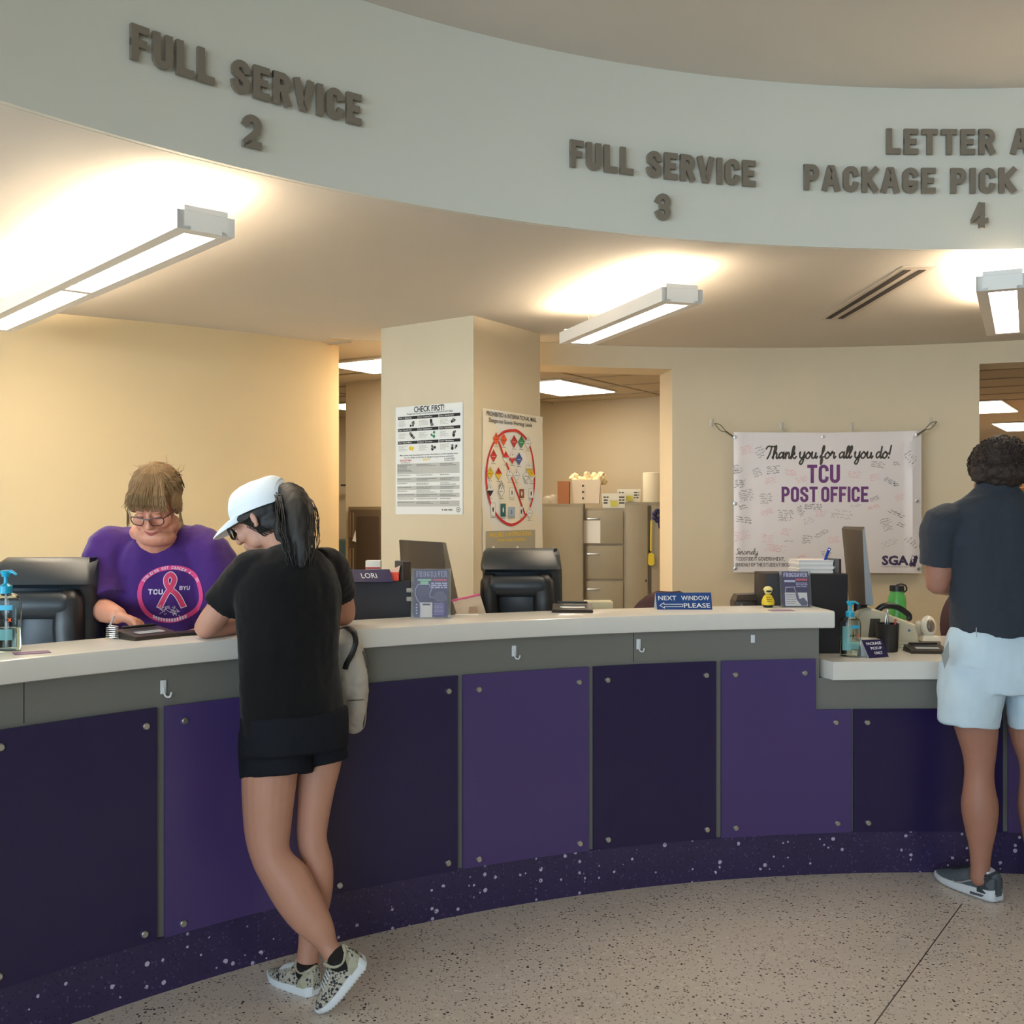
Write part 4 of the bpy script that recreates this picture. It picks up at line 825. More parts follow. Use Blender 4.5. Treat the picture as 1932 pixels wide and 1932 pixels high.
# --- flyer stands
flyer_bg = mat('flyer dark purple', (56, 48, 92), .4); flyer_lt = mat('flyer light lilac', (190, 184, 214), .5); flyer_green = mat('flyer green', (150, 196, 164), .5); flyer_red = mat('flyer red', (206, 86, 106), .5); flyer_mid = mat('flyer grey purple', (96, 92, 118), .5)
def flyer(px0, px1, py0, py1, label, kind):
    Y = ledgeY(py1); a, b = P(px0, py1, Y), P(px1, py1, Y); a.z = b.z = LZ+.0005; w = b.x-a.x; h = (py1-py0)/F*Y
    root = thing('flyer_stand', label, 'flyer stand', (a+b)/2, 'clear stands with purple flyers'); lean = .03
    nz = V((0, lean/h, 1)).normalized()
    mb = MB(); mb.frame((a.x, a.y+.004, a.z), (1, 0, 0), nz); mb.box((w/2, h/2, .0045), (w, h, .0015), clear); mb.box((w/2, h/2, -.0045), (w, h, .0015), clear)
    for x in (.001, w-.001): mb.box((x, h/2, 0), (.002, h, .009), clear)
    mb.box((w/2, .001, 0), (w, .002, .009), clear); mb.T = Matrix.Translation((0, 0, 0)); mb.box((a.x+w/2, a.y+.035, a.z+.001), (w, .06, .002), clear); mb.build('acrylic_holder', root)
    mb = MB(); mb.frame((a.x, a.y+.004, a.z), (1, 0, 0), nz); X0, X1 = w*.075, w*.93; mb.box(((X0+X1)/2, h*.5, 0), (X1-X0, h*.96, .002), flyer_bg); Z = .0015; L = lambda u: X0+(X1-X0)*u
    T_ = lambda v: h*(.02+.96*v)
    word(mb, 'FROGSAVER', L(.06), T_(.84), h*.13, flyer_lt, wr=.42, tr=.22, z1=Z, wid=(L(.97)-L(.06)))
    if kind == 0:
        word(mb, 'FROGSAVER', L(.07), T_(.848), h*.115, mat('flyer navy', (40, 30, 80), .5), wr=.42, tr=.10, z1=Z+.0002, wid=(L(.96)-L(.07)))
        for x0, x1, y, m_ in ((.1, .5, .765, flyer_green), (.18, .42, .72, flyer_green), (.18, .42, .68, flyer_green), (.55, .96, .765, flyer_red)): mb.rect(L(x0), T_(y), L(x1), T_(y+.035), Z, m_)
        for y in (.70, .655, .61): greek(mb, L(.5), L(.97), T_(y), h*.035, flyer_lt, Z, rnd=R)
        out = [(.20, .10), (.17, .30), (.08, .38), (.03, .50), (.04, .60), (.12, .69), (.45, .69), (.47, .64), (.52, .62), (.5, .55), (.46, .5), (.47, .42), (.55, .42), (.62, .40)]
        mb.ribbon([(L(x), T_(y)) for x, y in out], w*.012, None, Z, flyer_lt)
        for r_ in (.12, .09, .05): mb.ribbon([(L(.28)+w*r_*cos(t*pi/10), T_(.55)+w*r_*sin(t*pi/10)) for t in range(20)], w*.006, None, Z, flyer_mid, closed=True)
        mb.flat([(L(x), T_(y)) for x, y in ((.60, .38), (.56, .46), (.70, .54), (.86, .54), (.97, .44), (.96, .36), (.84, .31), (.68, .32))], Z, flyer_mid)
        mb.rect(L(.18), T_(.0), L(.54), T_(.31), Z, mat('flyer white', (222, 216, 212), .5)); mb.rect(L(.25), T_(.25), L(.48), T_(.285), Z+.0003, flyer_bg)
        mb.rect(L(.56), T_(.02), L(.92), T_(.31), Z, mat('flyer violet', (84, 62, 134), .5))
        for k in range(9): greek(mb, L(.60), L(.88), T_(.28-.028*k), h*.014, flyer_lt, Z+.0003, rnd=R)
        for k in range(4): mb.rect(L(.06), T_(.07+.06*k), L(.10), T_(.10+.06*k), Z, flyer_lt)
    else:
        mb.rect(L(.08), T_(.70), L(.5), T_(.76), Z, flyer_lt); mb.rect(L(.52), T_(.74), L(.96), T_(.80), Z, flyer_red)
        for k in range(3): greek(mb, L(.52), L(.96), T_(.66-.05*k), h*.03, flyer_lt, Z, rnd=R)
        mb.ribbon([(L(.1), T_(.3)), (L(.12), T_(.55)), (L(.45), T_(.56)), (L(.5), T_(.4))], w*.02, None, Z, flyer_lt)
        mb.rect(L(.08), T_(.02), L(.93), T_(.40), Z, mat('flyer white', (222, 216, 212)))
        for k in range(6): greek(mb, L(.12), L(.5), T_(.34-.05*k), h*.02, flyer_mid, Z+.0003, rnd=R)
        mb.flat([(L(x), T_(y)) for x, y in ((.48, .42), (.56, .44), (.62, .22), (.80, .26), (.93, .12), (.90, .03), (.70, .03), (.52, .20))], Z+.0004, flyer_mid)
    mb.build('flyer', root); return root
flyer(775, 850, 1073, 1167, 'clear stand with purple FROGSAVER flyer on the ledge beside the black box', 0)
flyer(1474, 1532, 1077, 1146.5, 'smaller clear stand with purple flyer near the right end of the ledge', 1)
# --- zip pouch
root = thing('zip_pouch', 'crumpled clear plastic pouch with pink zip leaning behind the flyer stand', 'pouch', P(884, 1159, 4.37)); film = mat('pouch film', (222, 200, 176), .25, alpha=.75)
q0, q1, q2, q3 = P(862, 1159, 4.36), P(917, 1158, 4.40), P(905, 1119, 4.44), P(853, 1131, 4.40)
mb = MB(); N = 10
f_ = lambda u, v, s: (q0*(1-u)*(1-v)+q1*u*(1-v)+q2*u*v+q3*(1-u)*v)+V((0, s*(.002+.009*sin(u*pi)*sin(v*pi*.9+.2))+.003*noise.noise(V((u*5, v*5, s))), 0))
for s in (-1, 1):
    vs = [f_(i/N, j/N, s) for j in range(N+1) for i in range(N+1)]; mb.add(vs, [((j*(N+1)+i, j*(N+1)+i+1, (j+1)*(N+1)+i+1, (j+1)*(N+1)+i) if s < 0 else (j*(N+1)+i, (j+1)*(N+1)+i, (j+1)*(N+1)+i+1, j*(N+1)+i+1)) for j in range(N) for i in range(N)], film, True)
mb.build('pouch', root)
mb = MB(); mb.tube([q3+V((0, -.004, -.006)), (q2+q3)/2+V((0, -.006, -.008)), q2+V((0, -.004, -.006))], .006, mat('pink zip', (206, 84, 130), .5), 8); mb.build('zip', root)
mb = MB(); mb.add([P(884, 1157, 4.368), P(902, 1156, 4.372), P(901, 1144, 4.375), P(885, 1145, 4.372)], [(0, 1, 2, 3)], mat('brown paper', (166, 138, 110), .8)); mb.build('paper_slip', root)
mb = MB(); mb.box((P(882, 0, 4.40).x, 4.335, LZ+.0008), (.095, .05, .0012), paper); tag(mb.build('paper_sheet'), 'white slip of paper lying on the ledge in front of the zip pouch', 'paper')
# --- monitors
def monitor(c8, label, scr=None):
    root = thing('monitor', label, 'monitor', V((sum(p.x for p in c8[:4])/4, sum(p.y for p in c8[:4])/4, DZ)), 'monitors standing edge-on to the room')
    TL, TR, BR, BL, tl, tr, br, bl = c8; mb = MB(); n = (TR-TL).cross(BL-TL).normalized()
    if n.y > 0: n = -n
    rings = []
    for v in range(7):
        k = v/6; a, b, c_, d_ = TL.lerp(BL, k), TR.lerp(BR, k), tr.lerp(br, k), tl.lerp(bl, k); bul = .012*sin(pi*min(1, k+.12))
        rings.append([a, a.lerp(b, .3)+n*bul*.8, a.lerp(b, .6)+n*bul, b, c_, d_])
    mb.loft(rings, dark_pl, True, True); mb.build('casing', root, sharp=50)
    mb = MB(); o_ = ((tl-TL)+(br-BR)).normalized()*.001*0+V((0, .001, 0)); g = lambda u, v: tl.lerp(tr, u).lerp(bl.lerp(br, u), v)+o_
    mb.add([g(.04, .05), g(.96, .05), g(.96, .93), g(.04, .93)], [(0, 3, 2, 1)], scr or black_pl); mb.build('screen', root)
    mb = MB(); e_ = (TR-TL).normalized()*.0012; mb.add([p+e_ for p in (TR, BR, br, tr)], [(0, 1, 2, 3)], scr or mat('monitor side grey', (120, 112, 102), .4)); mb.build('side_edge', root)
    m0 = (BL+BR+bl+br)/4; mb = MB(); mb.tube([m0+V((0, 0, .05)), V((m0.x, m0.y+.01, DZ+.008))], [.03, .035], black_pl, 12, rb=.015); mb.build('neck', root)
    mb = MB(); mb.lathe([(0, 0), (.06, 0), (.06, .008), (.03, .016), (0, .016)], black_pl, 28, (m0.x, m0.y, DZ), sy=.8); mb.build('foot', root)
o = V((.006, 0, 0)); 
monitor([P(753, 1019, 4.85), P(834, 1023, 4.62), P(853, 1166, 4.60), P(762, 1166, 4.82), P(757, 1018, 4.90), P(841, 1024, 4.67), P(872, 1166, 4.70), P(785, 1166, 4.90)], 'dark grey monitor seen from behind, left of the column\'s near corner')
monitor([P(1588, 997, 5.06), P(1627, 1001, 4.85), P(1633, 1140, 4.83), P(1602, 1140, 5.04), P(1592, 993, 5.10), P(1631, 994, 4.89), P(1648, 1142, 4.92), P(1614, 1142, 5.12)], 'tall dark monitor seen edge-on in front of the banner', mat('screen and blue edge reflection', (150, 176, 206), .2))  # blue reflection on the monitor's side edge is put into its colour
# --- small things standing on the black boxes
def speaker(px0, px1, py0, Y, label):
    a, b = P(px0, py0, Y), P(px1, py0, Y); root = thing('card_reader', label, 'device', ((a.x+b.x)/2, Y, 1.2725), 'small brown devices on the black boxes')
    w = b.x-a.x; h = a.z-1.2725; mb = MB(); mb.loft([[(-w/2, -.02, 0), (w*.12, -.045, 0), (w/2, -.01, 0), (w/2, .04, 0), (-w/2, .04, 0)], [(-w/2, -.02, h), (w*.12, -.045, h*.98), (w/2, -.01, h*.94), (w/2, .04, h*.94), (-w/2, .04, h)]], dark_pl, True, False); mb.T = Matrix.Identity(4); mb.build('case', root, local=True)
    mb = MB(); mb.frame((-w*.2, -.034, h*.4), (.9, -.36, 0), (0, 0, 1)); mb.lathe([(0, 0), (.006, 0), (.006, .002), (0, .002)], mat('grey badge', (130, 124, 116), .5), 12); mb.build('button', root, local=True)
speaker(746, 773, 1058, 4.32, 'small brown device on the black box beside the LORI sign'); speaker(1563, 1586, 1053, 4.85, 'small brown device on the black box beside the tall monitor')
p_ = P(705, 0, 4.42); mb = MB(); mb.box((p_.x, 4.42, (1.2725+1.349)/2), (.062, .05, 1.349-1.2725), paper, .003); mb.box((p_.x, 4.3942, 1.318), (.0605, .002, .006), red_ink); mb.box((p_.x, 4.3942, 1.30), (.0605, .0018, .020), mat('salmon card', (236, 170, 150), .7)); tag(mb.build('carton'), 'small white carton with red stripe behind the LORI sign', 'box')
p_ = P(747, 0, 4.28); mb = MB(); mb.at((p_.x, 4.285, 1.2725)); mb.loft([[(-.012, -.012, 0), (.012, -.012, 0), (.012, .012, 0), (-.012, .012, 0)], [(-.022, -.014, .035), (.012, -.014, .035), (.012, .014, .035), (-.022, .014, .035)]], mat('bright red card', (232, 74, 50), .6), True, False); mb.hexa([(-.022, -.013, .035), (.012, -.013, .035), (.012, .013, .035), (-.022, .013, .035)], [(-.02, -.012, .045), (.018, -.012, .062), (.018, .012, .062), (-.02, .012, .045)], mat('peach paper', (240, 196, 170), .8)); tag(mb.build('paper_cup'), 'small red paper cup tucked right of the LORI sign', 'cup')
root = thing('paper_stack', 'stack of white papers on the black box in front of the banner', 'paper stack', (P(1540, 0, 4.9).x, 4.88, 1.2725)); xm = P(1529, 0, 4.9).x
for k in range(6):
    mb = MB(); mb.box((xm+R.uniform(-.004, .004), 4.90+R.uniform(-.004, .004), 1.2727+.0098*k+.0048), (.155, .18, .0094), [paper, mat('white envelope', (214, 208, 206), .8)][k % 2], 0); mb.build('envelope_bundle', root)
mb = MB(); mb.tube([P(1557, 1056, 4.83), P(1561, 1044, 4.84), P(1565, 1035, 4.84)], [.009, .009, .010], mat('royal blue plastic', (40, 70, 180), .4), 12, rb=[.004]*3, rnd=True); mb.tube([P(1558, 1062, 4.83), P(1557, 1056, 4.83)], .006, mat('royal blue plastic', (40, 70, 180)), 8); p_ = P(1564.5, 1037, 4.833); mb.ell(p_, (.004, .002, .004), white_pl, 10); b_ = tag(mb.build('marker'), 'blue handle sticking up behind the paper stack, in front of the banner', 'marker')
# --- right end of the ledge: printer, tissue box, yellow figure
root = thing('label_printer', 'dark boxy printer behind the ledge between NEXT WINDOW sign and yellow figure', 'printer', (P(1412, 0, 4.98).x, 4.98, DZ)); brn = mat('printer brown black', (58, 50, 44), .4)
x0, x1 = P(1386, 0, 4.95).x, P(1436, 0, 4.95).x; zt = P(0, 1121, 4.95).z
mb = MB(); mb.box(((x0+x1)/2, 5.0, (DZ+zt-.03)/2), (x1-x0, .12, zt-.03-DZ), brn, .008); mb.build('body', root)
mb = MB(); mb.hexa([(x0+.004, 4.94, zt-.03), (x1, 4.94, zt-.03), (x1, 5.06, zt-.03), (x0+.004, 5.06, zt-.03)], [(x0+.016, 4.955, zt-.004), (x1-.006, 4.955, zt), (x1-.006, 5.05, zt), (x0+.016, 5.05, zt-.004)], brn); mb.build('lid', root)
mb = MB(); mb.box((x0+.03, 4.9385, zt-.05), (.012, .004, .012), mat('grey badge', (130, 124, 116))); mb.build('button', root)
mb = MB(); x0, x1 = P(1426, 0, 5.02).x, P(1447, 0, 5.02).x; zt = P(0, 1084, 4.95).z; pt = flecked('patterned carton', (186, 182, 176), [(120, .45, .5, (90, 86, 84)), (200, .4, .4, (60, 58, 60))], rough=.6); mb.box(((x0+x1)/2, 4.98, (DZ+zt)/2), (x1-x0, .055, zt-DZ), pt, .002); tag(mb.build('tissue_box'), 'tall grey patterned carton behind the yellow figure', 'box')
root = thing('yellow_figure', 'small yellow cone-bodied figure with printed chest and black base on the ledge', 'figurine', (P(1449, 0, 4.667).x, 4.667, LZ)); yl = mat('figure yellow', (226, 196, 40), .45); yp = mat('figure pale yellow', (232, 214, 140), .45)
mb = MB(); mb.lathe([(0, 0), (.019, 0), (.021, .004), (.019, .012), (0, .012)], black_pl, 20); mb.build('base', root, local=True)
mb = MB(); mb.lathe([(0, .011), (.026, .011), (.029, .018), (.027, .032), (.020, .048), (.012, .057), (0, .059)], yl, 24, sy=.8); mb.build('body', root, local=True)
mb = MB(); mb.ell((0, 0, .073), (.017, .016, .017), yp, 18); mb.lathe([(.0175, .078), (.021, .076), (.0205, .081), (.014, .090), (.004, .094), (0, .094)], yp, 20); mb.build('head', root, local=True)
mb = MB(); mb.frame((0, -.0155, .072), (1, 0, 0), (0, 0, 1)); mb.prism(arc(0, 0, .012, .0045, 0, 360, 12)[:-1], 0, .002, ink); mb.build('face_band', root, local=True)
mb = MB(); mb.frame((-.016, -.0245, .020), (1, 0, 0), (0, .12, 1))
for k in range(3): greek(mb, .002+.002*k, .030-.002*k, .024-.009*k, .006, mat('ochre print', (150, 112, 20), .6), .001+.0, rnd=R)
mb.build('chest_print', root, local=True)
# --- low work top group
root = thing('pen_cup', 'black pen cup holding scissors on the low work top', 'pen cup', (P(1674, 0, 4.83).x, 4.83, DZ)); mb = MB(); mb.lathe([(0, 0), (.042, 0), (.046, .002), (.052, .125), (.0535, .127), (.050, .127), (.044, .006), (0, .005)], black_pl, 28); mb.build('cup', root, local=True)
mb = MB(); mb.tube([(-.01, 0, .02), (-.004, -.01, .15), (.004, -.014, .19)], [.004, .006, .003], steel, 8, rb=.0015); mb.tube([(.012, -.01, .02), (.002, -.01, .15), (-.006, -.014, .185)], [.004, .006, .003], steel, 8, rb=.0015); tag(mb.build('scissors'), 'silver scissors standing in the black pen cup', 'scissors')
bpy.data.objects['scissors'].location = (P(1674, 0, 4.83).x, 4.83, DZ+.02)
mb = MB(); mb.tube([(.025, 0, .01), (.034, 0, .135)], .005, mat('red marker', (190, 60, 50), .4), 8, rnd=True); o_ = tag(mb.build('pen'), 'red pen in the black pen cup', 'pen'); o_.location = (P(1680, 0, 4.83).x+.022, 4.84, DZ+.012)
root = thing('receipt_printer', 'rounded beige printer with black handle behind the pen cup', 'printer', (P(1663, 0, 5.0).x, 4.99, DZ)); w = .13
prof = [(-.13, 0), (.13, 0), (.135, .10), (.125, .115), (.02, .155), (-.06, .185), (-.11, .185), (-.14, .15), (-.135, .05)]
mb = MB(); pf = cr(prof, 3, True); mb.loft([[(x*s_, y, z*s_+(1-s_)*.06) for x, z in pf] for y, s_ in ((-.07, .93), (-.06, 1), (.08, 1), (.09, .94))], beige_pl, True, True); mb.build('body', root, local=True)
mb = MB(); mb.tube(cr([(-.03, -.02, .172), (.0, -.03, .196), (.06, -.03, .190), (.115, -.02, .155), (.12, -.02, .135)], 4), [.014]*17, black_pl, 10, rb=[.012]*17, rnd=True); mb.build('handle', root, local=True)
mb = MB(); mb.frame((-.09, -.0725, .05), (1, 0, 0), (0, 0, 1)); mb.prism([(0, 0), (.05, 0), (.055, .09), (.01, .09)], 0, .004, mat('dark slot', (70, 62, 50), .5)); mb.build('paper_slot', root, local=True)
mb = MB(); mb.frame((.10, -.0725, .085), (1, 0, 0), (0, 0, 1)); mb.lathe([(0, 0), (.006, 0), (.006, .002), (0, .002)], mat('blue badge', (90, 120, 150), .4), 12); mb.build('badge', root, local=True)
root = thing('barcode_scanner', 'white oval barcode scanner on a grey stand beside the beige printer', 'scanner', (P(1752, 0, 5.0).x, 5.0, DZ)); sw = mat('scanner off-white', (222, 216, 200), .35)
tilt = Matrix.Rotation(radians(-12), 3, 'X')
mb = MB(); mb.box((0, .0, .016), (.085, .09, .030), mat('scanner grey', (120, 112, 104), .45), .008); mb.build('stand', root, local=True)
mb = MB(); mb.loft([[(x*s_, y*s_, z) for x, y in ((-.045, -.04), (.045, -.04), (.045, .045), (-.045, .045))] for z, s_ in ((.030, 1.02), (.045, .9), (.055, .6))], sw, True, True); mb.build('neck', root, local=True)
mb = MB(); mb.ell((0, 0, .095), (.036, .030, .052), sw, 20, tilt); mb.build('head', root, local=True)
mb = MB(); mb.ell((0, -.016, .099), (.022, .018, .034), mat('scanner window', (112, 100, 88), .25), 18, tilt); mb.build('window', root, local=True)
mb = MB(); mb.ell((-.035, .035, .07), (.025, .02, .05), mat('scanner pale', (196, 190, 176), .4), 14); mb.build('holder', root, local=True)
mb = MB(); cx = P(1706, 0, 4.9).x; mb.tube([(cx+.045*cos(a*.5)*(1-.001*a), 4.90+.035*sin(a*.5), DZ+.004+.0006*a) for a in range(50)], .0035, beige_pl, 6); tag(mb.build('cable_coil'), 'coiled beige cable on the low work top left of the scanner pad', 'cable')
root = thing('water_bottle', 'green translucent water bottle with black loop cap', 'bottle', (P(1693.5, 0, 5.16).x, 5.17, DZ)); gr = mat('green bottle plastic', (92, 184, 96), .3, trans=.25)
mb = MB(); mb.lathe([(0, 0), (.038, 0), (.043, .005), (.0435, .20), (.040, .222), (.033, .236), (.031, .25), (0, .25)], gr, 32); mb.build('bottle', root, local=True)
mb = MB(); mb.lathe([(0, .249), (.034, .249), (.034, .274), (.030, .277), (0, .277)], black_pl, 28); mb.build('cap', root, local=True)
mb = MB(); mb.tube(cr([(.0, .0, .279), (.02, 0, .284), (.042, 0, .276), (.047, 0, .255), (.034, 0, .243)], 4), .004, black_pl, 8, rb=.006); mb.build('cap_loop', root, local=True)
mb = MB(); a = P(1643, 1205, 4.80); mb.at((a.x, 4.82, DZ), -.1); mb.box((0, 0, .03), (.085, .09, .059), paper, .001); tag(mb.build('card_stack'), 'block of white paper cards behind the PACKAGE PICKUP sign', 'paper block')
mb = MB(); x0, x1 = P(1104, 0, 4.86).x, P(1157, 0, 4.86).x; mb.box(((x0+x1)/2, 4.92, (DZ+P(0, 1136, 4.86).z)/2), (x1-x0, .12, P(0, 1136, 4.86).z-DZ), mat('cream carton', (204, 196, 164), .7), .002); tag(mb.build('carton'), 'cream carton behind the ledge right of the black signature pad', 'box')
# --- office chairs
chair_m = mat('maroon upholstery', (64, 40, 46), .85, bump=.15, bscale=150)
def office_chair(loc, rz, label, top):
    root = thing('office_chair', label, 'chair', loc, 'maroon office chairs behind the counter', rz=rz)
    mb = MB(); rings = []
    for k in range(15):
        v = k/14; z = top-.42+.42*v; w = .235*sin(pi*(.16+.84*(1-v)**.0 if False else .5))*sqrt(max(.02, 1-((v-.42)/.6)**2)); th = .045*sqrt(max(.05, 1-((v-.5)/.52)**2)); yb = .04*(v-.4)**2
        rings.append([(w*cos(2*pi*j/24), yb+th*sin(2*pi*j/24)-.06*(cos(2*pi*j/24)**2), z) for j in range(24)])
    mb.loft(rings, chair_m); mb.build('backrest', root, local=True)
    mb = MB(); mb.box((0, -.27, .50), (.50, .48, .09), chair_m, .035, seg=3); mb.build('seat', root, local=True)
    mb = MB(); mb.tube([(0, .03, top-.38), (0, .04, .47), (0, -.15, .44)], .02, black_pl, 10, rb=.012); mb.build('back_support', root, local=True)
    mb = MB(); mb.tube([(0, -.27, .10), (0, -.27, .46)], .028, black_pl, 14); mb.build('gas_column', root, local=True)
    for k in range(5):
        a_ = 2*pi*k/5+.3; d = V((cos(a_), sin(a_), 0)); mb = MB(); mb.tube([V((0, -.27, .11)), V((0, -.27, .075))+d*.29], [.025, .016], black_pl, 8); l_ = mb.build('base_leg', root, local=True)
        mb = MB(); e = V((0, -.27, .03))+d*.29; s_ = V((-d.y, d.x, 0)); mb.tube([e-s_*.018, e+s_*.018], .028, black_pl, 14); mb.build('caster', l_, local=True)
office_chair((P(1262, 0, 5.75).x, 5.72, 0), pi, 'maroon office chair back behind the NEXT WINDOW sign', 1.122)
office_chair((P(1862, 0, 5.55).x, 5.52, 0), pi, 'maroon office chair back beside the man\'s elbow', 1.20)
# ================================================================ BACK OFFICE
U0, W0 = U, W; U = V((.10, .995, 0)); W = V((.995, -.10, 0))
cab_m = mat('grey beige steel', (150, 140, 118), .5, noise_amt=.02); cab_d = mat('cabinet gap', (84, 76, 62), .7)
def wbox(mb, px, Y, w, d, z0, z1, m, pxb=None):
    """box whose front-left foot is seen at px, depth Y; front runs along W"""
    a = V(((px-966)/F*Y, Y, 0)); b = a+W*w; mb.prism([(p.x, p.y) for p in (a, b, b+U*d, a+U*d)], z0, z1, m); return a
def width_to(px0, Y, px1):
    a = V(((px0-966)/F*Y, Y, 0)); k = (px1-966)/F; return (k*a.y-a.x)/(W.x-k*W.y)
def cabinet(px0, px1, Y, zt, d, name, label, fn):
    w = width_to(px0, Y, px1); a = V(((px0-966)/F*Y, Y, 0)); c = a+W*w/2; root = thing(name, label, 'cabinet', (c.x, c.y, 0), None)
    mb = MB(); wbox(mb, px0, Y, w, d, 0, zt, cab_m); mb.build('carcass', root); fn(root, a, w, zt)
def fr2(mb, a): mb.frame((a.x-U.x*.002, a.y-U.y*.002, 0), W, (0, 0, 1))
def side_cab(root, a, w, zt):
    mb = MB(); fr2(mb, a); mb.box((w*.6, zt/2, .004), (w*.78, zt-.06, .008), cab_m, .002); mb.build('door', root)
def lateral(root, a, w, zt):
    for k in range(5):
        z1 = zt-.02-k*.31; z0 = z1-.30
        if z0 < .02: z0 = .03
        mb = MB(); fr2(mb, a); mb.box((w/2, (z0+z1)/2, .008), (w-.03, z1-z0-.01, .016), cab_m, .003); dr = mb.build('drawer', root)
        mb = MB(); fr2(mb, a); mb.box((w*.24, z1-.075, .022), (.11, .012, .014), steel, .002); mb.build('handle', dr)
    mb = MB(); fr2(mb, a); mb.box((w*.20, zt-.21, .0178), (.15, .2, .002), paper); mb.build('paper_label', root)
def tallcab(root, a, w, zt):
    for x0, x1 in ((.01, w*.52), (w*.52+.035, w-.005)):
        mb = MB(); fr2(mb, a); mb.box(((x0+x1)/2, zt/2, .008), (x1-x0, zt-.05, .016), cab_m, .003); mb.build('door', root)
    mb = MB(); fr2(mb, a); mb.box((w*.52+.0175, zt/2, .002), (.018, zt-.06, .006), cab_d); mb.build('gap', root)
    mb = MB(); fr2(mb, a); mb.box((w*.48, .95, .018), (.012, .02, .01), black_pl, .002); mb.build('lock', root)
cabinet(1101, 1179, 9.36, 1.585, .5, 'filing_cabinet', 'grey lateral filing cabinet with drawers under the white boxes', lateral)
cabinet(1179, 1262, 9.30, 1.635, .5, 'storage_cabinet', 'tall grey cabinet with a yellow tag on its door, beside the doorway edge', tallcab)
cabinet(1000, 1100.5, 9.30, 1.622, .5, 'storage_cabinet', 'plain grey cabinet at the column edge, left of the filing cabinet', side_cab)
def pz(py, Y): return EYE-(py-966)/F*Y
# boxes on top
def wthing(name, label, cat, px, Y, w, d, z0, z1, m, group=None, flare=0):
    mb = MB(); a = V(((px-966)/F*Y, Y, 0)); lo = [a, a+W*w, a+W*w+U*d, a+U*d]; c = sum(lo, V())/4
    mb.hexa([V((p.x, p.y, z0)) for p in lo], [V((c.x+(p.x-c.x)*(1+flare), c.y+(p.y-c.y)*(1+flare), z1)) for p in lo], m); return tag(mb.build(name), label, cat, group), a, c
tub = mat('frosted tub plastic', (222, 206, 182), .5)
root = thing('mail_tub', 'frosted plastic tub overflowing with crumpled packing paper on the filing cabinet', 'tub', (P(1110, 0, 9.4).x, 9.5, 1.586)); Y = 9.40; a = V(((1078-966)/F*Y, Y, 0)); w = width_to(1078, Y, 1130)
mb = MB(); lo = [a+U*.02+W*.02, a+W*w+U*.02, a+W*w+U*.3, a+U*.3+W*.02]; c_ = sum(lo, V())/4; z0, z1 = 1.625, pz(905, Y)
mb.hexa([V((p.x, p.y, z0)) for p in lo], [V((c_.x+(p.x-c_.x)*1.14, c_.y+(p.y-c_.y)*1.1, z1)) for p in lo], tub); mb.build('tub', root)
mb = MB(); mb.frame((a.x+.02*U.x-.012*U.x, a.y-.0, 0), W, (0, 0, 1))
for k in range(3): mb.box((w*.42, z1-.055-k*.055, .012), (.016, .016, .004), ink)
mb.build('handle_holes', root)
mb = MB()
for k in range(30): q = c_+W*R.uniform(-.12, .16)+U*R.uniform(-.1, .1); mb.ell((q.x, q.y, z1+R.uniform(-.02, .045)), (.035, .03, .03), mat('crumpled paper', (236, 216, 172), .85), 8)
solid(mb, .008, 1, lambda p, n: .014*noise.noise(p*45), 'packing_paper', root, [mat('crumpled paper', (236, 216, 172))])
wthing('carton', 'brown cardboard flap box left of the frosted tub', 'box', 1052, 9.36, .10, .22, 1.624, pz(908, 9.36), mat('cardboard', (168, 112, 76), .8), flare=.03)
def printed_box(px, Y, w, d, z0, z1, label):
    root = thing('mail_box', label, 'box', (P(px, 0, Y).x+w/2, Y, z0), 'white printed mail boxes'); mb = MB(); a = V(((px-966)/F*Y, Y, 0)); lo = [a, a+W*w, a+W*w+U*d, a+U*d]; c = sum(lo, V())/4
    mb.hexa([V((p.x, p.y, z0)) for p in lo], [V((c.x+(p.x-c.x)*1.06, c.y+(p.y-c.y)*1.06, z1)) for p in lo], mat('white carton', (226, 222, 206), .7))
    o_ = a-U*.012; mb.frame((o_.x, o_.y, 0), W, (0, 0, 1)); h = z1-z0
    for k in range(3): greek(mb, w*.04, w*.26, z0+h*(.3+.2*k), h*.11, ink, .0, rnd=R); greek(mb, w*.72, w*.96, z0+h*(.3+.2*k), h*.11, ink, .0, rnd=R)
    mb.rect(w*.34, z0+h*.1, w*.66, z0+h*.5, .0, mat('box yellow green', (200, 196, 90), .7)); mb.build('box', root)
printed_box(1137, 9.38, .20, .20, 1.586, pz(931, 9.38), 'white printed mail box with yellow mark, in front on the filing cabinet')
printed_box(1166, 9.66, .20, .15, 1.640, pz(923, 9.66), 'white printed mail box behind the one with the yellow mark')
mb = MB(); p_ = P(1234, 0, 9.5); mb.lathe([(.02, 0), (.095, 0), (.098, .005), (.098, .262), (.094, .267), (.02, .267)], mat('paper roll white', (238, 228, 200), .85), 28, (p_.x, 9.52, 1.636)); tag(mb.build('paper_roll'), 'big white paper roll standing on the tall grey cabinet', 'paper roll')
mb = MB(); p_ = P(1034, 0, 9.4); mb.ell((p_.x, 9.45, 1.66), (.05, .05, .038), mat('clear film', (220, 212, 196), .1, alpha=.35), 12); mb.ell((p_.x+.05, 9.47, 1.665), (.045, .05, .045), mat('clear film', (220, 212, 196)), 12); tag(mb.build('plastic_bag'), 'crumpled clear plastic bag on the plain grey cabinet at the column edge', 'bag')
mb = MB(); 
for k in range(7):
    a_ = k*.9; c = P(1241+7*cos(a_), 973+9*sin(a_), 9.24); mb.ell((c.x, c.y-.02, c.z), (.024, .02, .022), mat('navy ribbon', (44, 42, 92), .6), 10)
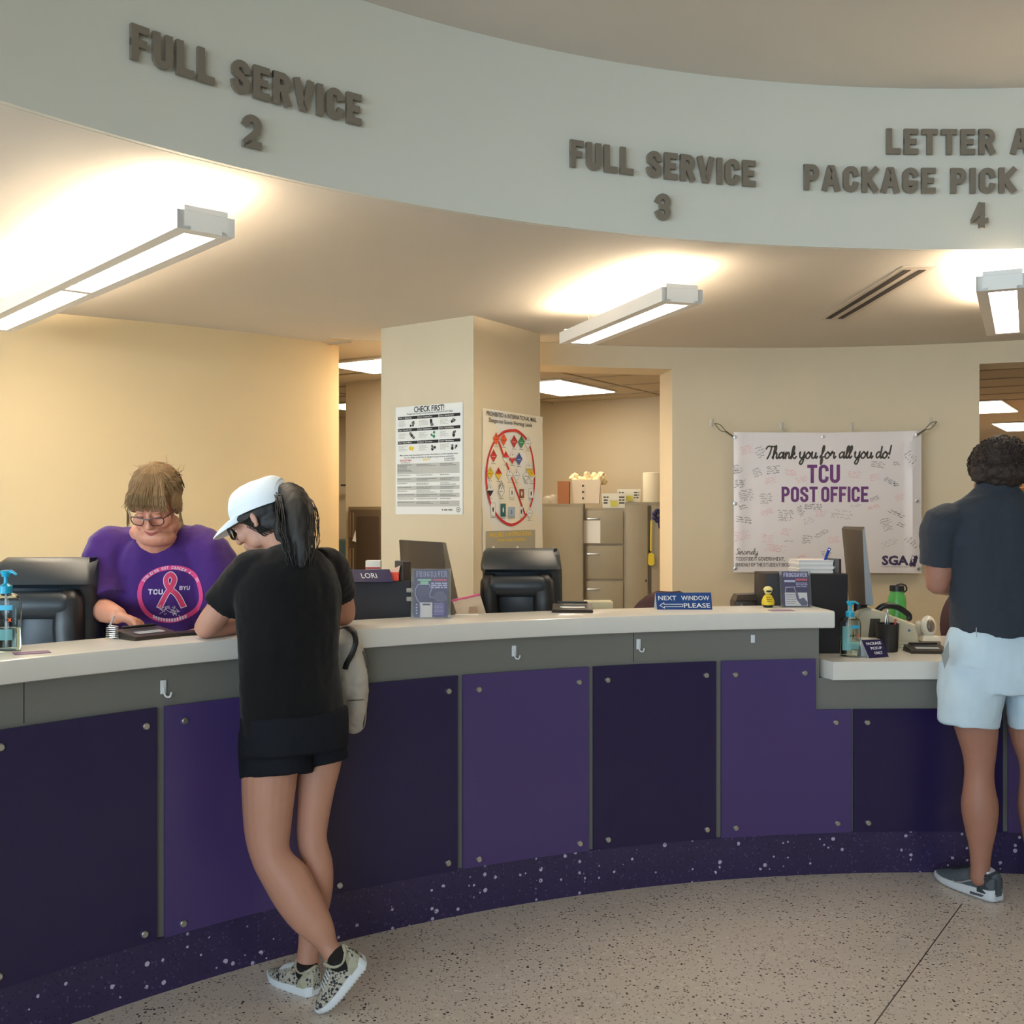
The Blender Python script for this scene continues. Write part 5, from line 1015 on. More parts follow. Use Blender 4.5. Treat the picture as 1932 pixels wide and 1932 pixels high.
mb.tube([P(1243, 975, 9.22), P(1243, 990, 9.22), P(1244, 997, 9.22)], .007, mat('navy ribbon', (44, 42, 92)), 6); tag(mb.build('ribbon_bow'), 'navy blue bow stuck on the tall grey cabinet door', 'bow')
root = thing('key_tag', 'yellow tag hanging on a yellow strap from the tall grey cabinet', 'tag', P(1229, 1068, 9.22)); yt = mat('tag yellow', (226, 206, 60), .5)
mb = MB(); mb.tube([P(1229, 982, 9.22), P(1228, 1040, 9.22)], .008, yt, 6, rb=.003); mb.build('strap', root)
mb = MB(); c = P(1228.5, 1055, 9.21); mb.frame(c, (1, 0, 0), (0, 0, 1)); mb.prism(arc(0, .035, .026, .02, 0, 180, 6)+arc(0, -.035, .028, .02, 180, 360, 6), -.004, .004, yt); mb.build('tag_plate', root)
mb = MB(); mb.ell(P(1225, 1039.5, 9.2), (.008, .004, .008), ink, 8); mb.build('clip', root)
U, W = U0, W0
# corridor wall things
root = thing('notice_cabinet', 'dark brown framed cabinet on the office wall left of the column', 'cabinet', (-1.28, 8.86, .6)); fw = Face((-1.41, 8.985), (-.1, 8.165)); br = mat('dark brown frame', (92, 76, 58), .5); br2 = mat('dark brown panel', (72, 58, 46), .45); br3 = mat('mid brown trim', (126, 106, 78), .5)
(u0, zt) = fw.q(663, 956); u1 = fw.q(735, 956)[0]
mb = MB(); fw.fr(mb, 0); mb.box(((u0+u1)/2, (zt+.5)/2, .02), (u1-u0, zt-.5, .04), br3, .003); mb.build('outer_frame', root)
mb = MB(); fw.fr(mb, .04); mb.box(((u0+u1)/2+.005, (zt+.5)/2-.01, .008), (u1-u0-.05, zt-.53, .016), br, .002); mb.build('door_frame', root)
mb = MB(); fw.fr(mb, .056); q0 = fw.q(683, 960)[0]; mb.box(((q0+u1)/2-.03, (zt+.5)/2-.03, .005), (u1-q0-.06, zt-.60, .010), br2, .002); mb.build('door_panel', root)
mb = MB(); fw.fr(mb, .056); 
for y0, y1 in ((968, 1012), (1035, 1080)):
    a_, za = fw.q(669, y0); b_, zb2 = fw.q(675, y1); mb.ribbon([(a_, za), (b_, za), (b_, zb2), (a_, zb2)], .008, 0, .006, br3, closed=True)
mb.build('side_moulding', root)
mb = MB(); fw.fr(mb, .07); mb.prism([fw.q(675, 1020), fw.q(682, 1022), fw.q(681, 1001)], 0, .002, paper); mb.build('paper_corner', root)
mb = MB(); mb.box((P(640, 0, 11.9).x, 11.95, .62), (.5, .5, 1.24), mat('teal metal', (70, 96, 92), .5), .01); mb.box((P(640, 0, 11.9).x, 11.95, .62-.3), (.49, .51, .5), mat('teal metal dark', (46, 66, 64), .5)); tag(mb.build('teal_cabinet'), 'teal cabinet glimpsed down the corridor at the plaster wall edge', 'cabinet')  # teal cabinet down the corridor
mb = MB(); p_ = P(648, 915, 12.0); mb.box((p_.x, 12.1, p_.z), (.09, .06, .02), dark_pl, .003); tag(mb.build('wall_bracket'), 'small dark bracket on the corridor wall left of the column', 'bracket')
# wood furniture glimpsed behind the man
mb = MB(); wd = mat('orange wood', (186, 118, 62), .5, noise_amt=.2, nscale=4); mb.box((5.35, 10.9, .9), (1.0, .4, 1.8), wd, .01); mb.box((5.35, 10.69, .9), (.012, .01, 1.7), brown_ink); tag(mb.build('wooden_cupboard'), 'orange wooden cupboard glimpsed right of the man\'s head', 'cupboard')
# ================================================================ PEOPLE
def head_parts(mb, M, m, w=1.0, jaw=1.0, ears=True, male=False):
    """M maps head space (x right, y face forward, z up, origin at head centre) to world"""
    R3 = M.to_3x3(); s = R3.col[0].length; rot = Matrix([c.normalized() for c in R3.col]).transposed()
    def e(c, r, n=16, rx=0, rz=0): mb.ell(M @ V(c), V(r)*s, m, n, rot @ Matrix.Rotation(rz, 3, 'Z') @ Matrix.Rotation(rx, 3, 'X'))
    e((0, -.018, .030), (.076*w, .096, .086)); e((0, .018, -.025), (.064*w, .070, .088)); e((0, .030, -.074), (.048*jaw, .050, .038)); e((0, .062, -.100), (.020*jaw, .018, .016))
    e((0, .050, .040), (.058*w, .046, .050))
    for x in (-1, 1):
        e((x*.028, .083, .020), (.024, .011, .008), rz=-x*.25); e((x*.040*w, .060, -.030), (.024*jaw, .026, .026)); e((x*.050*jaw, .018, -.066), (.018, .036, .026))
        e((x*.030, .080, .001), (.015, .011, .009)); e((x*.0085, .101, -.038), (.0085, .009, .007))
        if ears: e((x*.078*w, -.008, -.006), (.008, .019, .031), 12, rz=x*.35); e((x*.080*w, -.012, -.026), (.007, .010, .012), 10)
    mb.tube([M @ V(p) for p in ((0, .084, .012), (0, .096, -.014), (0, .106, -.034))], [.008*s, .010*s, .0125*s], m, 12, rnd=True)
    e((0, .086, -.060), (.024, .011, .0055), 12); e((0, .085, -.070), (.020, .011, .0065), 12); e((0, .078, -.064), (.032, .014, .02), 12)
def mat4(o, right, fwd, up, s=1.0):
    r, f, u = V(right).normalized(), V(fwd).normalized(), V(up).normalized()
    return Matrix(((r.x*s, f.x*s, u.x*s, o[0]), (r.y*s, f.y*s, u.y*s, o[1]), (r.z*s, f.z*s, u.z*s, o[2]), (0, 0, 0, 1)))
def headframe(o, fwd, roll=0, s=1.0):
    f = V(fwd).normalized(); r = f.cross(V((0, 0, 1))).normalized(); u = r.cross(f)
    if roll: q = Matrix.Rotation(roll, 3, f); r = q @ r; u = q @ u
    return mat4(o, r, f, u, s)
def hand(mb, wrist, dirv, palm_n, m, s=1.0, curl=.5, mirror=1, spread=.1):
    """palm + four curled fingers + thumb; palm_n = direction the palm faces"""
    d = V(dirv).normalized(); n = (V(palm_n)-d*V(palm_n).dot(d)).normalized(); sd = d.cross(n)*mirror; w = V(wrist)
    mb.tube([w, w+d*.035*s, w+d*.085*s], [.026*s, .038*s, .040*s], m, 14, side=sd, rb=[.020*s, .016*s, .014*s], rnd=True)
    for k, (o, L, r) in enumerate(((-.029, .070, .0085), (-.010, .080, .009), (.010, .075, .0088), (.028, .058, .0078))):
        b = w+d*.078*s+sd*o*s; a = curl; q = [b-d*.02*s, b]; cur = b; ang_ = 0; dd = d+sd*spread*(o/.03)
        for seg, f_ in ((.45, .7), (.32, 1.0), (.25, .8)):
            ang_ += a*f_; v = (dd*cos(ang_)+n*sin(ang_)).normalized(); cur = cur+v*L*seg*s; q.append(cur)
        mb.tube(q, [r*s, r*s*1.05, r*s, r*s*.92, r*s*.78], m, 10, rnd=True, sub=2)
    b = w+d*.022*s-sd*.028*s; q = [b, b+(-sd*.7+d*.6+n*.3).normalized()*.035*s, b+(-sd*.7+d*.6+n*.3).normalized()*.035*s+(d*.9-sd*.15+n*.45).normalized()*.032*s, b+(-sd*.7+d*.6+n*.3).normalized()*.035*s+(d*.9-sd*.15+n*.45).normalized()*.032*s+(d*.9+sd*.2+n*.5).normalized()*.026*s]
    mb.tube(q, [.014*s, .012*s, .0105*s, .0085*s], m, 10, rnd=True, sub=2)
def folds(amp, fx=7, fz=3, seed=0, fine=.0012):
    def f(p, n):
        q = V((p.x*fx+seed, p.y*fx, p.z*fz)); return amp*(noise.noise(q)+.5*noise.noise(q*2.1+V((3, 1, 7))))+fine*noise.noise(p*38)
    return f
def strand(mb, pts, r0, r1, m, n=4):
    N = len(pts); mb.tube(pts, [r0+(r1-r0)*i/(N-1) for i in range(N)], m, n, cap=False)

# ---------------------------------------------------------------- leaning woman (customer)
girl = thing('person', 'woman in white cap and black shirt leaning with both elbows on the counter', 'person', (-.68, 3.44, 0))
sd_g = V((.77, .64, 0)); fw_g = V((-.64, .77, 0))
Mg = headframe(P(493, 979, 3.66), (-.90, .22, -.46), 0, 1.03)
body = MB(); sk = skin_f
head_parts(body, Mg, sk, .98, .92)
body.tube([P(548, 1070, 3.56), P(535, 1030, 3.60), P(512, 1002, 3.64)], [.058, .052, .054], sk, 18)
body.tube([P(552, 1400, 3.47), P(549, 1200, 3.49), P(548, 1100, 3.53), P(546, 1058, 3.55)], [.13, .13, .15, .10], sk, 20, side=sd_g, rb=[.10, .08, .09, .06], sub=3)
LS, LE, LW = P(470, 1082, 3.47), P(389, 1186, 3.52), P(470, 1180, 3.72)
RS, RE, RW = P(630, 1075, 3.72), P(650, 1160, 3.93), P(560, 1180, 3.86)
LE.z = 1.168; LW.z = 1.162; RE.z = 1.170; RW.z = 1.16
body.tube([LS, LS.lerp(LE, .55), LE.lerp(LS, .12), LE], [.050, .046, .043, .039], sk, 16, rnd=True)
body.tube([LE, LE.lerp(LW, .3), LE.lerp(LW, .7), LW], [.038, .041, .034, .025], sk, 16, rnd=True)
body.tube([RS, RS.lerp(RE, .5), RE.lerp(RS, .12), RE], [.048, .046, .045, .040], sk, 16, rnd=True)
body.tube([RE, RE.lerp(RW, .3), RE.lerp(RW, .7), RW], [.038, .041, .034, .025], sk, 16, rnd=True)
hand(body, LW, (RW-LW)+V((0, .10, -.01)), (0, .1, -1), sk, .88, .28, 1)
hand(body, RW, V((-.9, .25, -.02)), (0, .1, -1), sk, .88, .28, -1)
def px(a, b, Y): return P((a[0]+b[0])/2, a[1], Y), (b[0]-a[0])/2/F*Y
def leg(mb, rows, m, k=.96, n=20, **kw):
    c = []; r = []
    for x0, x1, y, Y in rows: c.append(P((x0+x1)/2, y, Y)); r.append((x1-x0)/2/F*Y)
    mb.tube(c, r, m, n, side=(1, 0, 0), rb=[q*k for q in r], sub=3, rnd=True, **kw); return c
leg(body, [(462, 572, 1400, 3.44), (456, 561, 1462, 3.42), (461, 549, 1562, 3.40), (472, 547, 1608, 3.385), (484, 560, 1635, 3.38), (500, 586, 1662, 3.38), (520, 603, 1695, 3.37), (546, 621, 1728, 3.36), (576, 633, 1758, 3.345), (600, 638, 1785, 3.335), (611, 650, 1806, 3.325)], sk)
leg(body, [(560, 655, 1380, 3.56), (557, 642, 1447, 3.54), (560, 630, 1496, 3.51), (559, 618, 1562, 3.49), (562, 618, 1594, 3.48), (567, 627, 1627, 3.48), (566, 629, 1660, 3.48), (562, 624, 1700, 3.48), (563, 612, 1745, 3.47), (562, 602, 1790, 3.46), (553, 603, 1832, 3.455)], sk)
solid(body, .0048, 4, None, 'body', girl, [sk])
# shirt: torso + short sleeves in one cloth
sh = MB(); c = cloth_black
sh.tube([P(557, 1400, 3.47), P(554, 1340, 3.475), P(548, 1260, 3.485), P(548, 1180, 3.50), P(548, 1110, 3.525), P(547, 1066, 3.545), P(541, 1040, 3.565)], [.176, .176, .176, .184, .192, .160, .080], c, 28, side=sd_g, rb=[.128, .120, .110, .112, .112, .088, .062], sub=4)
sh.tube([P(500, 1075, 3.50), LS+V((.005, 0, .0)), LS.lerp(LE, .50), LS.lerp(LE, .62)], [.066, .078, .073, .074], c, 22, rb=[.066, .074, .066, .066], sub=3)
sh.tube([P(600, 1070, 3.66), RS+V((-.008, 0, .0)), RS.lerp(RE, .40), RS.lerp(RE, .52)], [.066, .074, .064, .062], c, 22, sub=3)
solid(sh, .006, 6, folds(.011, 8, 2.6, 2, .0016), 'shirt', girl, [c])
st_ = MB(); navy_sh = mat('dark navy shorts cloth', (27, 29, 36), .9, spec=.2, bump=.3, bscale=25)
st_.tube([P(556, 1340, 3.475), P(557, 1385, 3.475), P(558, 1418, 3.47)], [.185, .190, .186], navy_sh, 28, side=sd_g, rb=[.13, .137, .130], sub=2)
st_.tube([P(518, 1375, 3.46), P(519, 1425, 3.44), P(521, 1464, 3.425)], [.116, .119, .119], navy_sh, 26, side=(1, 0, 0), rb=[.11, .108, .106], sub=2)
st_.tube([P(602, 1370, 3.56), P(607, 1405, 3.555), P(611, 1437, 3.55)], [.088, .086, .084], navy_sh, 24, side=(1, 0, 0), rb=[.095, .092, .09], sub=2)
solid(st_, .006, 5, folds(.006, 9, 4, 5), 'shorts', girl, [navy_sh])
# hair, ponytail
hm = hair_black; hb = MB(); eg = lambda c, r, rx=0: hb.ell(Mg @ V(c), V(r)*1.03, hm, 20, Matrix([q.normalized() for q in Mg.to_3x3().col]).transposed() @ Matrix.Rotation(rx, 3, 'X'))
eg((0, -.024, .022), (.083, .098, .082)); eg((0, -.040, -.035), (.076, .075, .060)); 
for s_ in (-1, 1): eg((s_*.076, .006, .016), (.008, .04, .02))
tail = [P(522, 932, 3.66), P(548, 936, 3.60), P(560, 962, 3.55), P(563, 995, 3.52), P(566, 1020, 3.49), P(568, 1045, 3.465), P(568, 1066, 3.45)]
hb.tube(tail, [.030, .048, .062, .064, .055, .040, .016], hm, 20, rb=[.03, .042, .05, .05, .042, .028, .012], sub=4, rnd=True)
hb.ell(P(548, 1000, 3.58), (.055, .05, .075), hm, 18)
solid(hb, .005, 3, lambda p, n: .0035*noise.noise(V((p.x*60, p.y*60, p.z*7))), 'hair', girl, [hm])
hs = MB()
for k in range(150):
    a_ = R.uniform(-1, 1); b_ = R.uniform(-1, 1); off = V((a_*.05, b_*.045, 0)); q = [V(p)+off*f_+V((R.uniform(-.004, .004), R.uniform(-.004, .004), R.uniform(-.006, .006))) for p, f_ in zip(cr([tuple(t_) for t_ in tail], 2), [.5, .8, 1, 1.15, 1.2, 1.25, 1.25, 1.2, 1.15, 1.1, 1, .9, .8])]
    strand(hs, q[R.randint(0, 4):R.randint(9, 13)], .0022, .0008, hm)
for k in range(16):
    x = R.uniform(582, 590); strand(hs, [P(x-12, 950+R.uniform(-10, 20), 3.54), P(x-2+R.uniform(-2, 4), 985, 3.53), P(x+R.uniform(-2, 5), 1008, 3.52), P(x+R.uniform(-4, 6), 1026, 3.51)], .0014, .0006, hm)
for k in range(26):
    y0 = R.uniform(-.02, .05); strand(hs, [Mg @ V((-.080, .03*R.random()-.02, .03)), Mg @ V((-.083, y0*.4, -.02)), Mg @ V((-.074, -.045+R.uniform(-.01, .03), -.070)), Mg @ V((-.05, -.07, -.10))], .0013, .0005, hm)
hs.build('hair_strands', girl)
# white cap
cap_m = mat('white cap cloth', (226, 232, 236), .8, bump=.1, bscale=90)
cp = MB(); rings = []
for i in range(15):
    v = i/14; el = v*pi/2; r_ = cos(el)
    ring = []
    for j in range(40):
        a_ = 2*pi*j/40; x = .097*sin(a_)*(r_**.72 if r_ > 0 else 0); y = .112*cos(a_)*(r_**.72 if r_ > 0 else 0)-.017; z = .022+.104*sin(el)**.9
        z += .010*cos(a_)*(1-v)+(.010*noise.noise(V((a_*1.3, v*3, 1)))*(v*(1-v)*4))
        back = max(0, -cos(a_)-.78)/.22
        z += back*.050*(1-v)**1.5
        ring.append(Mg @ V((x, y, z)))
    rings.append(ring)
cp.loft(rings, cap_m, False, True); inner = [[p+(Mg.translation-p)*.03 for p in r_] for r_ in rings[:1]]; cp.loft([rings[0], inner[0], [p+(Mg.translation-p)*.02+(Mg @ V((0, 0, .03))-Mg.translation) for p in rings[0]]], cap_m, False, True)
cp.build('cap', girl, sharp=80)
bm_ = MB(); n = 14; top = []; 
for i in range(n+1):
    a_ = radians(-62+124*i/n); x0, y0 = .096*sin(a_), .111*cos(a_)-.017; e_ = cos(radians(-90+180*i/n))**.6 if 0 < i < n else 0
    top.append([(x0, y0, .032), (x0*.98, y0+.034*e_, .032), (x0*.93, y0+.066*e_, .026), (x0*.84, y0+.092*e_, .016)])
vs = [Mg @ V(p) for r_ in top for p in r_]+[Mg @ (V(p)-V((0, 0, .004))) for r_ in top for p in r_]; o = len(vs)//2; fs = []
for i in range(n):
    for j in range(3): a0 = i*4+j; fs += [(a0, a0+4, a0+5, a0+1), (o+a0, o+a0+1, o+a0+5, o+a0+4)]
    fs.append((i*4+3, i*4+7, o+i*4+7, o+i*4+3))
bm_.add(vs, fs, cap_m, True); bm_.build('cap_brim', girl, sharp=80)
# glasses
gl = MB(); gm = mat('black glasses frame', (24, 20, 20), .3)
for s_ in (-1, 1):
    gl.tube([Mg @ V(p) for p in cr([(s_*.008, .108, .010), (s_*.052, .100, .013), (s_*.056, .098, -.010), (s_*.045, .102, -.022), (s_*.018, .108, -.022), (s_*.008, .110, -.008)], 3, True)+[(s_*.008, .108, .010)]], .0042, gm, 6)
    gl.tube([Mg @ V((s_*.055, .100, .008)), Mg @ V((s_*.078, .06, .006)), Mg @ V((s_*.084, -.002, .004))], .003, gm, 6, rb=.005)
gl.tube([Mg @ V((-.008, .109, .006)), Mg @ V((.008, .109, .006))], .0024, gm, 6); gl.build('glasses', girl)
eyes = MB()
for s_ in (-1, 1): eyes.ell(Mg @ V((s_*.030, .079, .0)), (.0118, .0118, .0118), mat('eye white', (220, 214, 208), .3), 12)
eyes.build('eyes', girl)
# shoes
def shoe(root, heel, toe, up, m_up, m_sole, width=.088, h=.085, name='shoe', heel_patch=None, stripe=None, sock=None, open_z=.9, tread=True, label=None, st=1.0):
    """lasted shoe: heel and toe are sole points; up = away from the sole"""
    d = V(toe)-V(heel); L = d.length; d.normalize(); u = (V(up)-d*V(up).dot(d)).normalized(); s = d.cross(u); M = lambda x, y, z: V(heel)+d*x*L+s*y+u*z
    out = lambda x: width/2*(.70+.42*x-.10*x*x if x < .55 else .893*sqrt(max(0, 1-((x-.55)/.47)**2))**.85+.0) if x > .04 else width/2*.70*sqrt(max(.02, 1-((.04-x)/.05)**2))
    xs = [-.005, .0, .02]+([.05+.0145*i for i in range(61)] if tread else [.05, .12, .2, .3, .4, .5, .6, .7, .8, .88])+[.95, .98, 1.0, 1.012]
    curve = lambda x: .010*max(0, (x-.72)/.28)**2+.003*max(0, (.08-x)/.08)
    mb = MB(); rings = []
    for x in xs:
        w = out(min(max(x, 0), 1))*(1.06)+.002; w = max(w, .006); zz = curve(x); z0 = zz-(.0035 if tread and (xs.index(x) % 4 < 2) and .05 < x < .93 else 0); z1 = zz+(.026+.006*(1-x)-.006*x)*(st+(st-1)*.6*(1-x))
        rings.append([M(x, -w, z0+.003), M(x, -w*.9, z0), M(x, w*.9, z0), M(x, w, z0+.003), M(x, w*1.03, z0+.012), M(x, w*.98, z1), M(x, -w*.98, z1), M(x, -w*1.03, z0+.012)])
    mb.loft(rings, m_sole, True, True)
    if False:
        for k in range(16):
            x = .05+k*.058; w = out(x); mb.box((0, 0, 0), (.001, .001, .001), m_sole); q = [M(x, -w, curve(x)-.003), M(x+.028, -w, curve(x)-.003), M(x+.028, w, curve(x)-.003), M(x, w, curve(x)-.003)]; mb.hexa(q, [p+u*.006 for p in q], m_sole)
    sh_ = mb.build('sole', root, sharp=50)
    up_ = MB(); rings = []
    for x in [-.006, 0, .02, .06, .12, .2, .28, .36, .44, .52, .6, .7, .8, .88, .94, .98]:
        w = out(min(max(x, 0), 1))*.97; z0 = curve(x)+.018
        ht = h*(1.0 if x < .06 else (1.0-.22*min(1, (x-.06)/.1) if x < .16 else .78)) if x < .38 else h*(.98-.98*((x-.38)/.62)**.9*.62)
        if x < 0: ht *= .8; w *= .8
        ht = max(ht, .032); k = .62 if x < .4 else .62+.2*(x-.4)
        rings.append([M(x, w*cos(t)*(1 if abs(sin(t)) < .6 else 1), z0+max(0, sin(t))**k*(ht-z0) if sin(t) > 0 else z0) for t in [2*pi*j/24 for j in range(24)]])
    up_.loft(rings, m_up, True, True); o_ = up_.build('upper', root, sharp=60)
    # collar opening rim and tongue
    col = MB(); pts = [M(.03, 0, h*1.02), M(.08, out(.1)*.72, h*.90), M(.2, out(.2)*.80, h*.80), M(.32, out(.3)*.66, h*.90), M(.40, 0, h*1.12), M(.32, -out(.3)*.66, h*.90), M(.2, -out(.2)*.80, h*.80), M(.08, -out(.1)*.72, h*.90)]
    col.tube([V(p) for p in cr([tuple(p) for p in pts], 3, True)]+[pts[0]], .0055, heel_patch or m_up, 8); col.build('collar', root)
    if sock:
        so = MB(); so.tube([M(.22, 0, h*.5), M(.20, 0, h*.85), M(.19, 0, h*1.02)], [.030, .031, .030], sock, 20, side=s, rb=[.045, .043, .038]); so.build('sock', root)
    if heel_patch:
        hp = MB()
        for sg in (-1, 1):
            q = [M(-.012, sg*out(.02)*.55, .03), M(.10, sg*(out(.1)*1.0+.003), .028), M(.26, sg*(out(.26)+.0015), .026), M(.20, sg*(out(.2)*.98+.001), .050), M(.10, sg*(out(.1)*.84+.003), h*.88), M(-.012, sg*out(.02)*.45, h*.80)]
            hp.hexa(q, [p+s*sg*.0028 for p in q], heel_patch)
        hp.build('heel_counter', root)
    lc = MB()
    for k in range(5):
        x = .46+.055*k; z = h*(.98-.98*((x-.38)/.62)**.9*.62)+.004; lc.tube([M(x, -.024, z-.007), M(x, 0, z), M(x, .024, z-.007)], .0032, stripe or m_sole, 6, rb=.0018)
    lc.build('laces', root)
    return M
leo = flecked('leopard print knit', (178, 174, 160), [(120, .9, .55, (48, 48, 56)), (190, .6, .3, (78, 76, 80))], rough=.8)
sage = mat('sage grey leatherette', (172, 170, 148), .35); sole_w = mat('white rubber sole', (226, 234, 240), .5); black_sock = mat('black sock', (22, 20, 22), .9)
shoe(girl, P(598, 1878, 3.40), P(512, 1846, 3.535), (0, 0, 1), leo, sole_w, .085, .088, heel_patch=sage, sock=black_sock)
toe, heel = P(608, 1911, 3.285), P(692, 1812, 3.31); ankle = P(628, 1770, 3.27)
shoe(girl, heel, toe, ankle-heel.lerp(toe, .3), leo, sole_w, .085, .090, heel_patch=sage, sock=black_sock)

# backpack hanging in front of her, beside the counter
bag_m = mat('pale grey bag cloth', (196, 190, 180), .9, bump=.3, bscale=30)
root = thing('backpack', 'pale grey backpack with black straps hanging at the counter, right of the leaning woman', 'backpack', P(660, 1375, 3.80))
bg = MB(); Yb = 3.79
bg.tube([P(655, 1200, Yb), P(656, 1215, Yb), P(658, 1260, Yb), P(661, 1310, Yb), P(665, 1345, Yb), P(666, 1362, Yb)], [.035, .050, .062, .062, .052, .044], bag_m, 20, side=(1, 0, 0), rb=[.04, .06, .07, .07, .065, .05], sub=3, rnd=True)
bg.ell(P(670, 1330, Yb-.03), (.040, .05, .075), bag_m, 16); bg.ell(P(650, 1225, Yb-.02), (.045, .05, .06), bag_m, 16); bg.ell(P(668, 1285, Yb-.03), (.038, .04, .03), bag_m, 14)
solid(bg, .005, 2, lambda p, n: .007*noise.noise(V((p.x*22, p.y*22, p.z*12)))+.003*noise.noise(p*50), 'bag_body', root, [bag_m])
sb = MB(); sb.tube([P(656, 1186, Yb-.02), P(668, 1196, Yb-.07), P(671, 1212, Yb-.095), P(665, 1232, Yb-.10), P(655, 1250, Yb-.095), P(651, 1262, Yb-.085)], .005, black_pl, 6, rb=.011, sub=4); sb.tube([P(640, 1188, Yb), P(655, 1184, Yb-.01), P(668, 1190, Yb-.01), P(668, 1198, Yb-.03)], .006, black_pl, 6, rb=.014, sub=3); sb.build('strap', root)
sb = MB(); sb.tube([P(682, 1228, Yb), P(690, 1236, Yb), P(693, 1250, Yb), P(690, 1262, Yb), P(683, 1272, Yb), P(685, 1300, Yb)], .004, mat('grey webbing', (88, 82, 76), .8), 6, rb=.012, sub=4); sb.tube([P(688, 1340, Yb-.02), P(687, 1360, Yb-.02), P(684, 1372, Yb-.02)], .004, mat('grey webbing', (88, 82, 76)), 6, rb=.008); sb.build('side_strap', root)
sb = MB(); sb.tube([P(656, 1322, Yb-.075), P(670, 1321, Yb-.088), P(686, 1320, Yb-.06)], .0022, mat('zip grey', (120, 114, 106), .5), 6); sb.build('zipper', root)

# ---------------------------------------------------------------- clerk
clerk = thing('person', 'clerk with glasses and purple ribbon shirt, looking down behind the counter', 'person', (-1.32, 4.15, 0))
Mc = headframe(P(295, 952, 3.92), (-.03, -.86, -.50), radians(-2), 1.01); sk = skin_c
body = MB(); head_parts(body, Mc, sk, 1.03, 1.22, ears=True)
body.ell(P(296, 1014, 3.93), (.070, .06, .035), sk, 18)
body.tube([P(300, 1045, 4.06), P(298, 1010, 3.99), P(297, 978, 3.97)], [.09, .078, .066], sk, 20)
body.tube([P(300, 1310, 4.22), P(302, 1200, 4.14), P(303, 1100, 4.08), P(302, 1040, 4.05)], [.19, .22, .22, .15], sk, 24, side=(1, 0, 0), rb=[.14, .15, .13, .09], sub=3)
RS, RE, RW = P(205, 1050, 4.02), P(172, 1168, 4.06), P(222, 1172, 3.71)
RE.z = 1.19; RW.z = 1.188
body.tube([RS, RS.lerp(RE, .5), RE], [.06, .056, .048], sk, 16, rnd=True); body.tube([RE, RE.lerp(RW, .35), RE.lerp(RW, .75), RW], [.047, .047, .038, .030], sk, 16, rnd=True)
hand(body, RW+V((.0, .0, .0)), V((.80, -.25, -.22)), (.15, -.4, -1), sk, 1.0, .62, -1)
LS, LE, LW = P(398, 1050, 4.05), P(430, 1170, 4.0), P(400, 1185, 3.80)
body.tube([LS, LS.lerp(LE, .5), LE], [.06, .056, .048], sk, 16, rnd=True); body.tube([LE, LW], [.046, .030], sk, 16, rnd=True); hand(body, LW, (-.4, -.6, -.1), (0, 0, -1), sk, 1.0, .4, 1)
for s_ in (-1, 1): body.tube([P(300+s_*42, 1300, 4.22), P(300+s_*42, 1500, 4.22), (P(300+s_*42, 0, 4.22).x, 4.24, .06)], [.10, .07, .045], sk, 14, rnd=True)
solid(body, .0042, 3, lambda p, n: .0006*noise.noise(p*60), 'body', clerk, [sk])
pc = mat('purple tee cloth', (66, 34, 104), .88, spec=.2, bump=.3, bscale=16, sheen=.15)
sh = MB()
sh.tube([P(300, 1330, 4.20), P(300, 1260, 4.18), P(301, 1200, 4.14), P(303, 1150, 4.10), P(303, 1095, 4.07), P(301, 1050, 4.06), P(299, 1018, 4.07), P(298, 996, 4.08)], [.25, .255, .25, .245, .24, .215, .165, .10], pc, 32, side=(1, 0, 0), rb=[.17, .19, .19, .185, .165, .13, .095, .07], sub=4)
sh.ell(P(252, 1018, 4.06), (.10, .08, .055), pc, 18); sh.ell(P(346, 1018, 4.06), (.10, .08, .055), pc, 18)
sh.tube([P(245, 1036, 4.05), P(208, 1045, 4.03), P(196, 1095, 3.98), P(203, 1140, 3.92)], [.085, .098, .085, .078], pc, 24, rb=[.085, .095, .09, .085], sub=3)
sh.tube([P(355, 1030, 4.06), P(392, 1048, 4.05), P(408, 1100, 4.03), P(415, 1145, 4.02)], [.085, .098, .092, .086], pc, 24, sub=3)
so_, sbv = solid(sh, .006, 6, folds(.012, 9, 3, 9, .0016), 'shirt', clerk, [pc])
# cut the neckline: remove shirt faces inside the collar ellipse (seen from the front/top)
bm2 = bmesh.new(); bm2.from_mesh(so_.data); po = ORG[clerk.name]
def inside_neck(p):
    q = p+po; ppx = 966+q.x/q.y*F; ppy = 966-(q.z-EYE)/q.y*F; return ((ppx-297)/50)**2+((ppy-972)/52)**2 < 1
dl = [f_ for f_ in bm2.faces if inside_neck(f_.calc_center_median())]; bmesh.ops.delete(bm2, geom=dl, context='FACES'); bm2.to_mesh(so_.data); bm2.free()
body2 = MB(); body2.ell(P(297, 1006, 4.03), (.105, .085, .055), sk, 22); 
b2, _ = solid(body2, .006, 3, None, 'neck_skin', clerk, [sk])
nk = MB(); q = []
for k in range(25):
    a_ = radians(188+164*k/24); h_ = sbv.ray_cast(P(297+51*cos(a_), 972-53*sin(a_), 1.0), P(297+51*cos(a_), 972-53*sin(a_), 1.0).normalized()-V((0, 0, 0))+V((0, 0, 0)))
    ray = (P(297+51*cos(a_), 972-53*sin(a_), 1.0)-V((0, 0, EYE))).normalized(); h_ = sbv.ray_cast(V((0, 0, EYE)), ray)
    if h_[0]: q.append(h_[0]-ray*.001)
if len(q) > 4: nk.tube(q, .0045, mat('purple collar rib', (56, 28, 90), .9), 8, rnd=True); nk.build('collar', clerk)
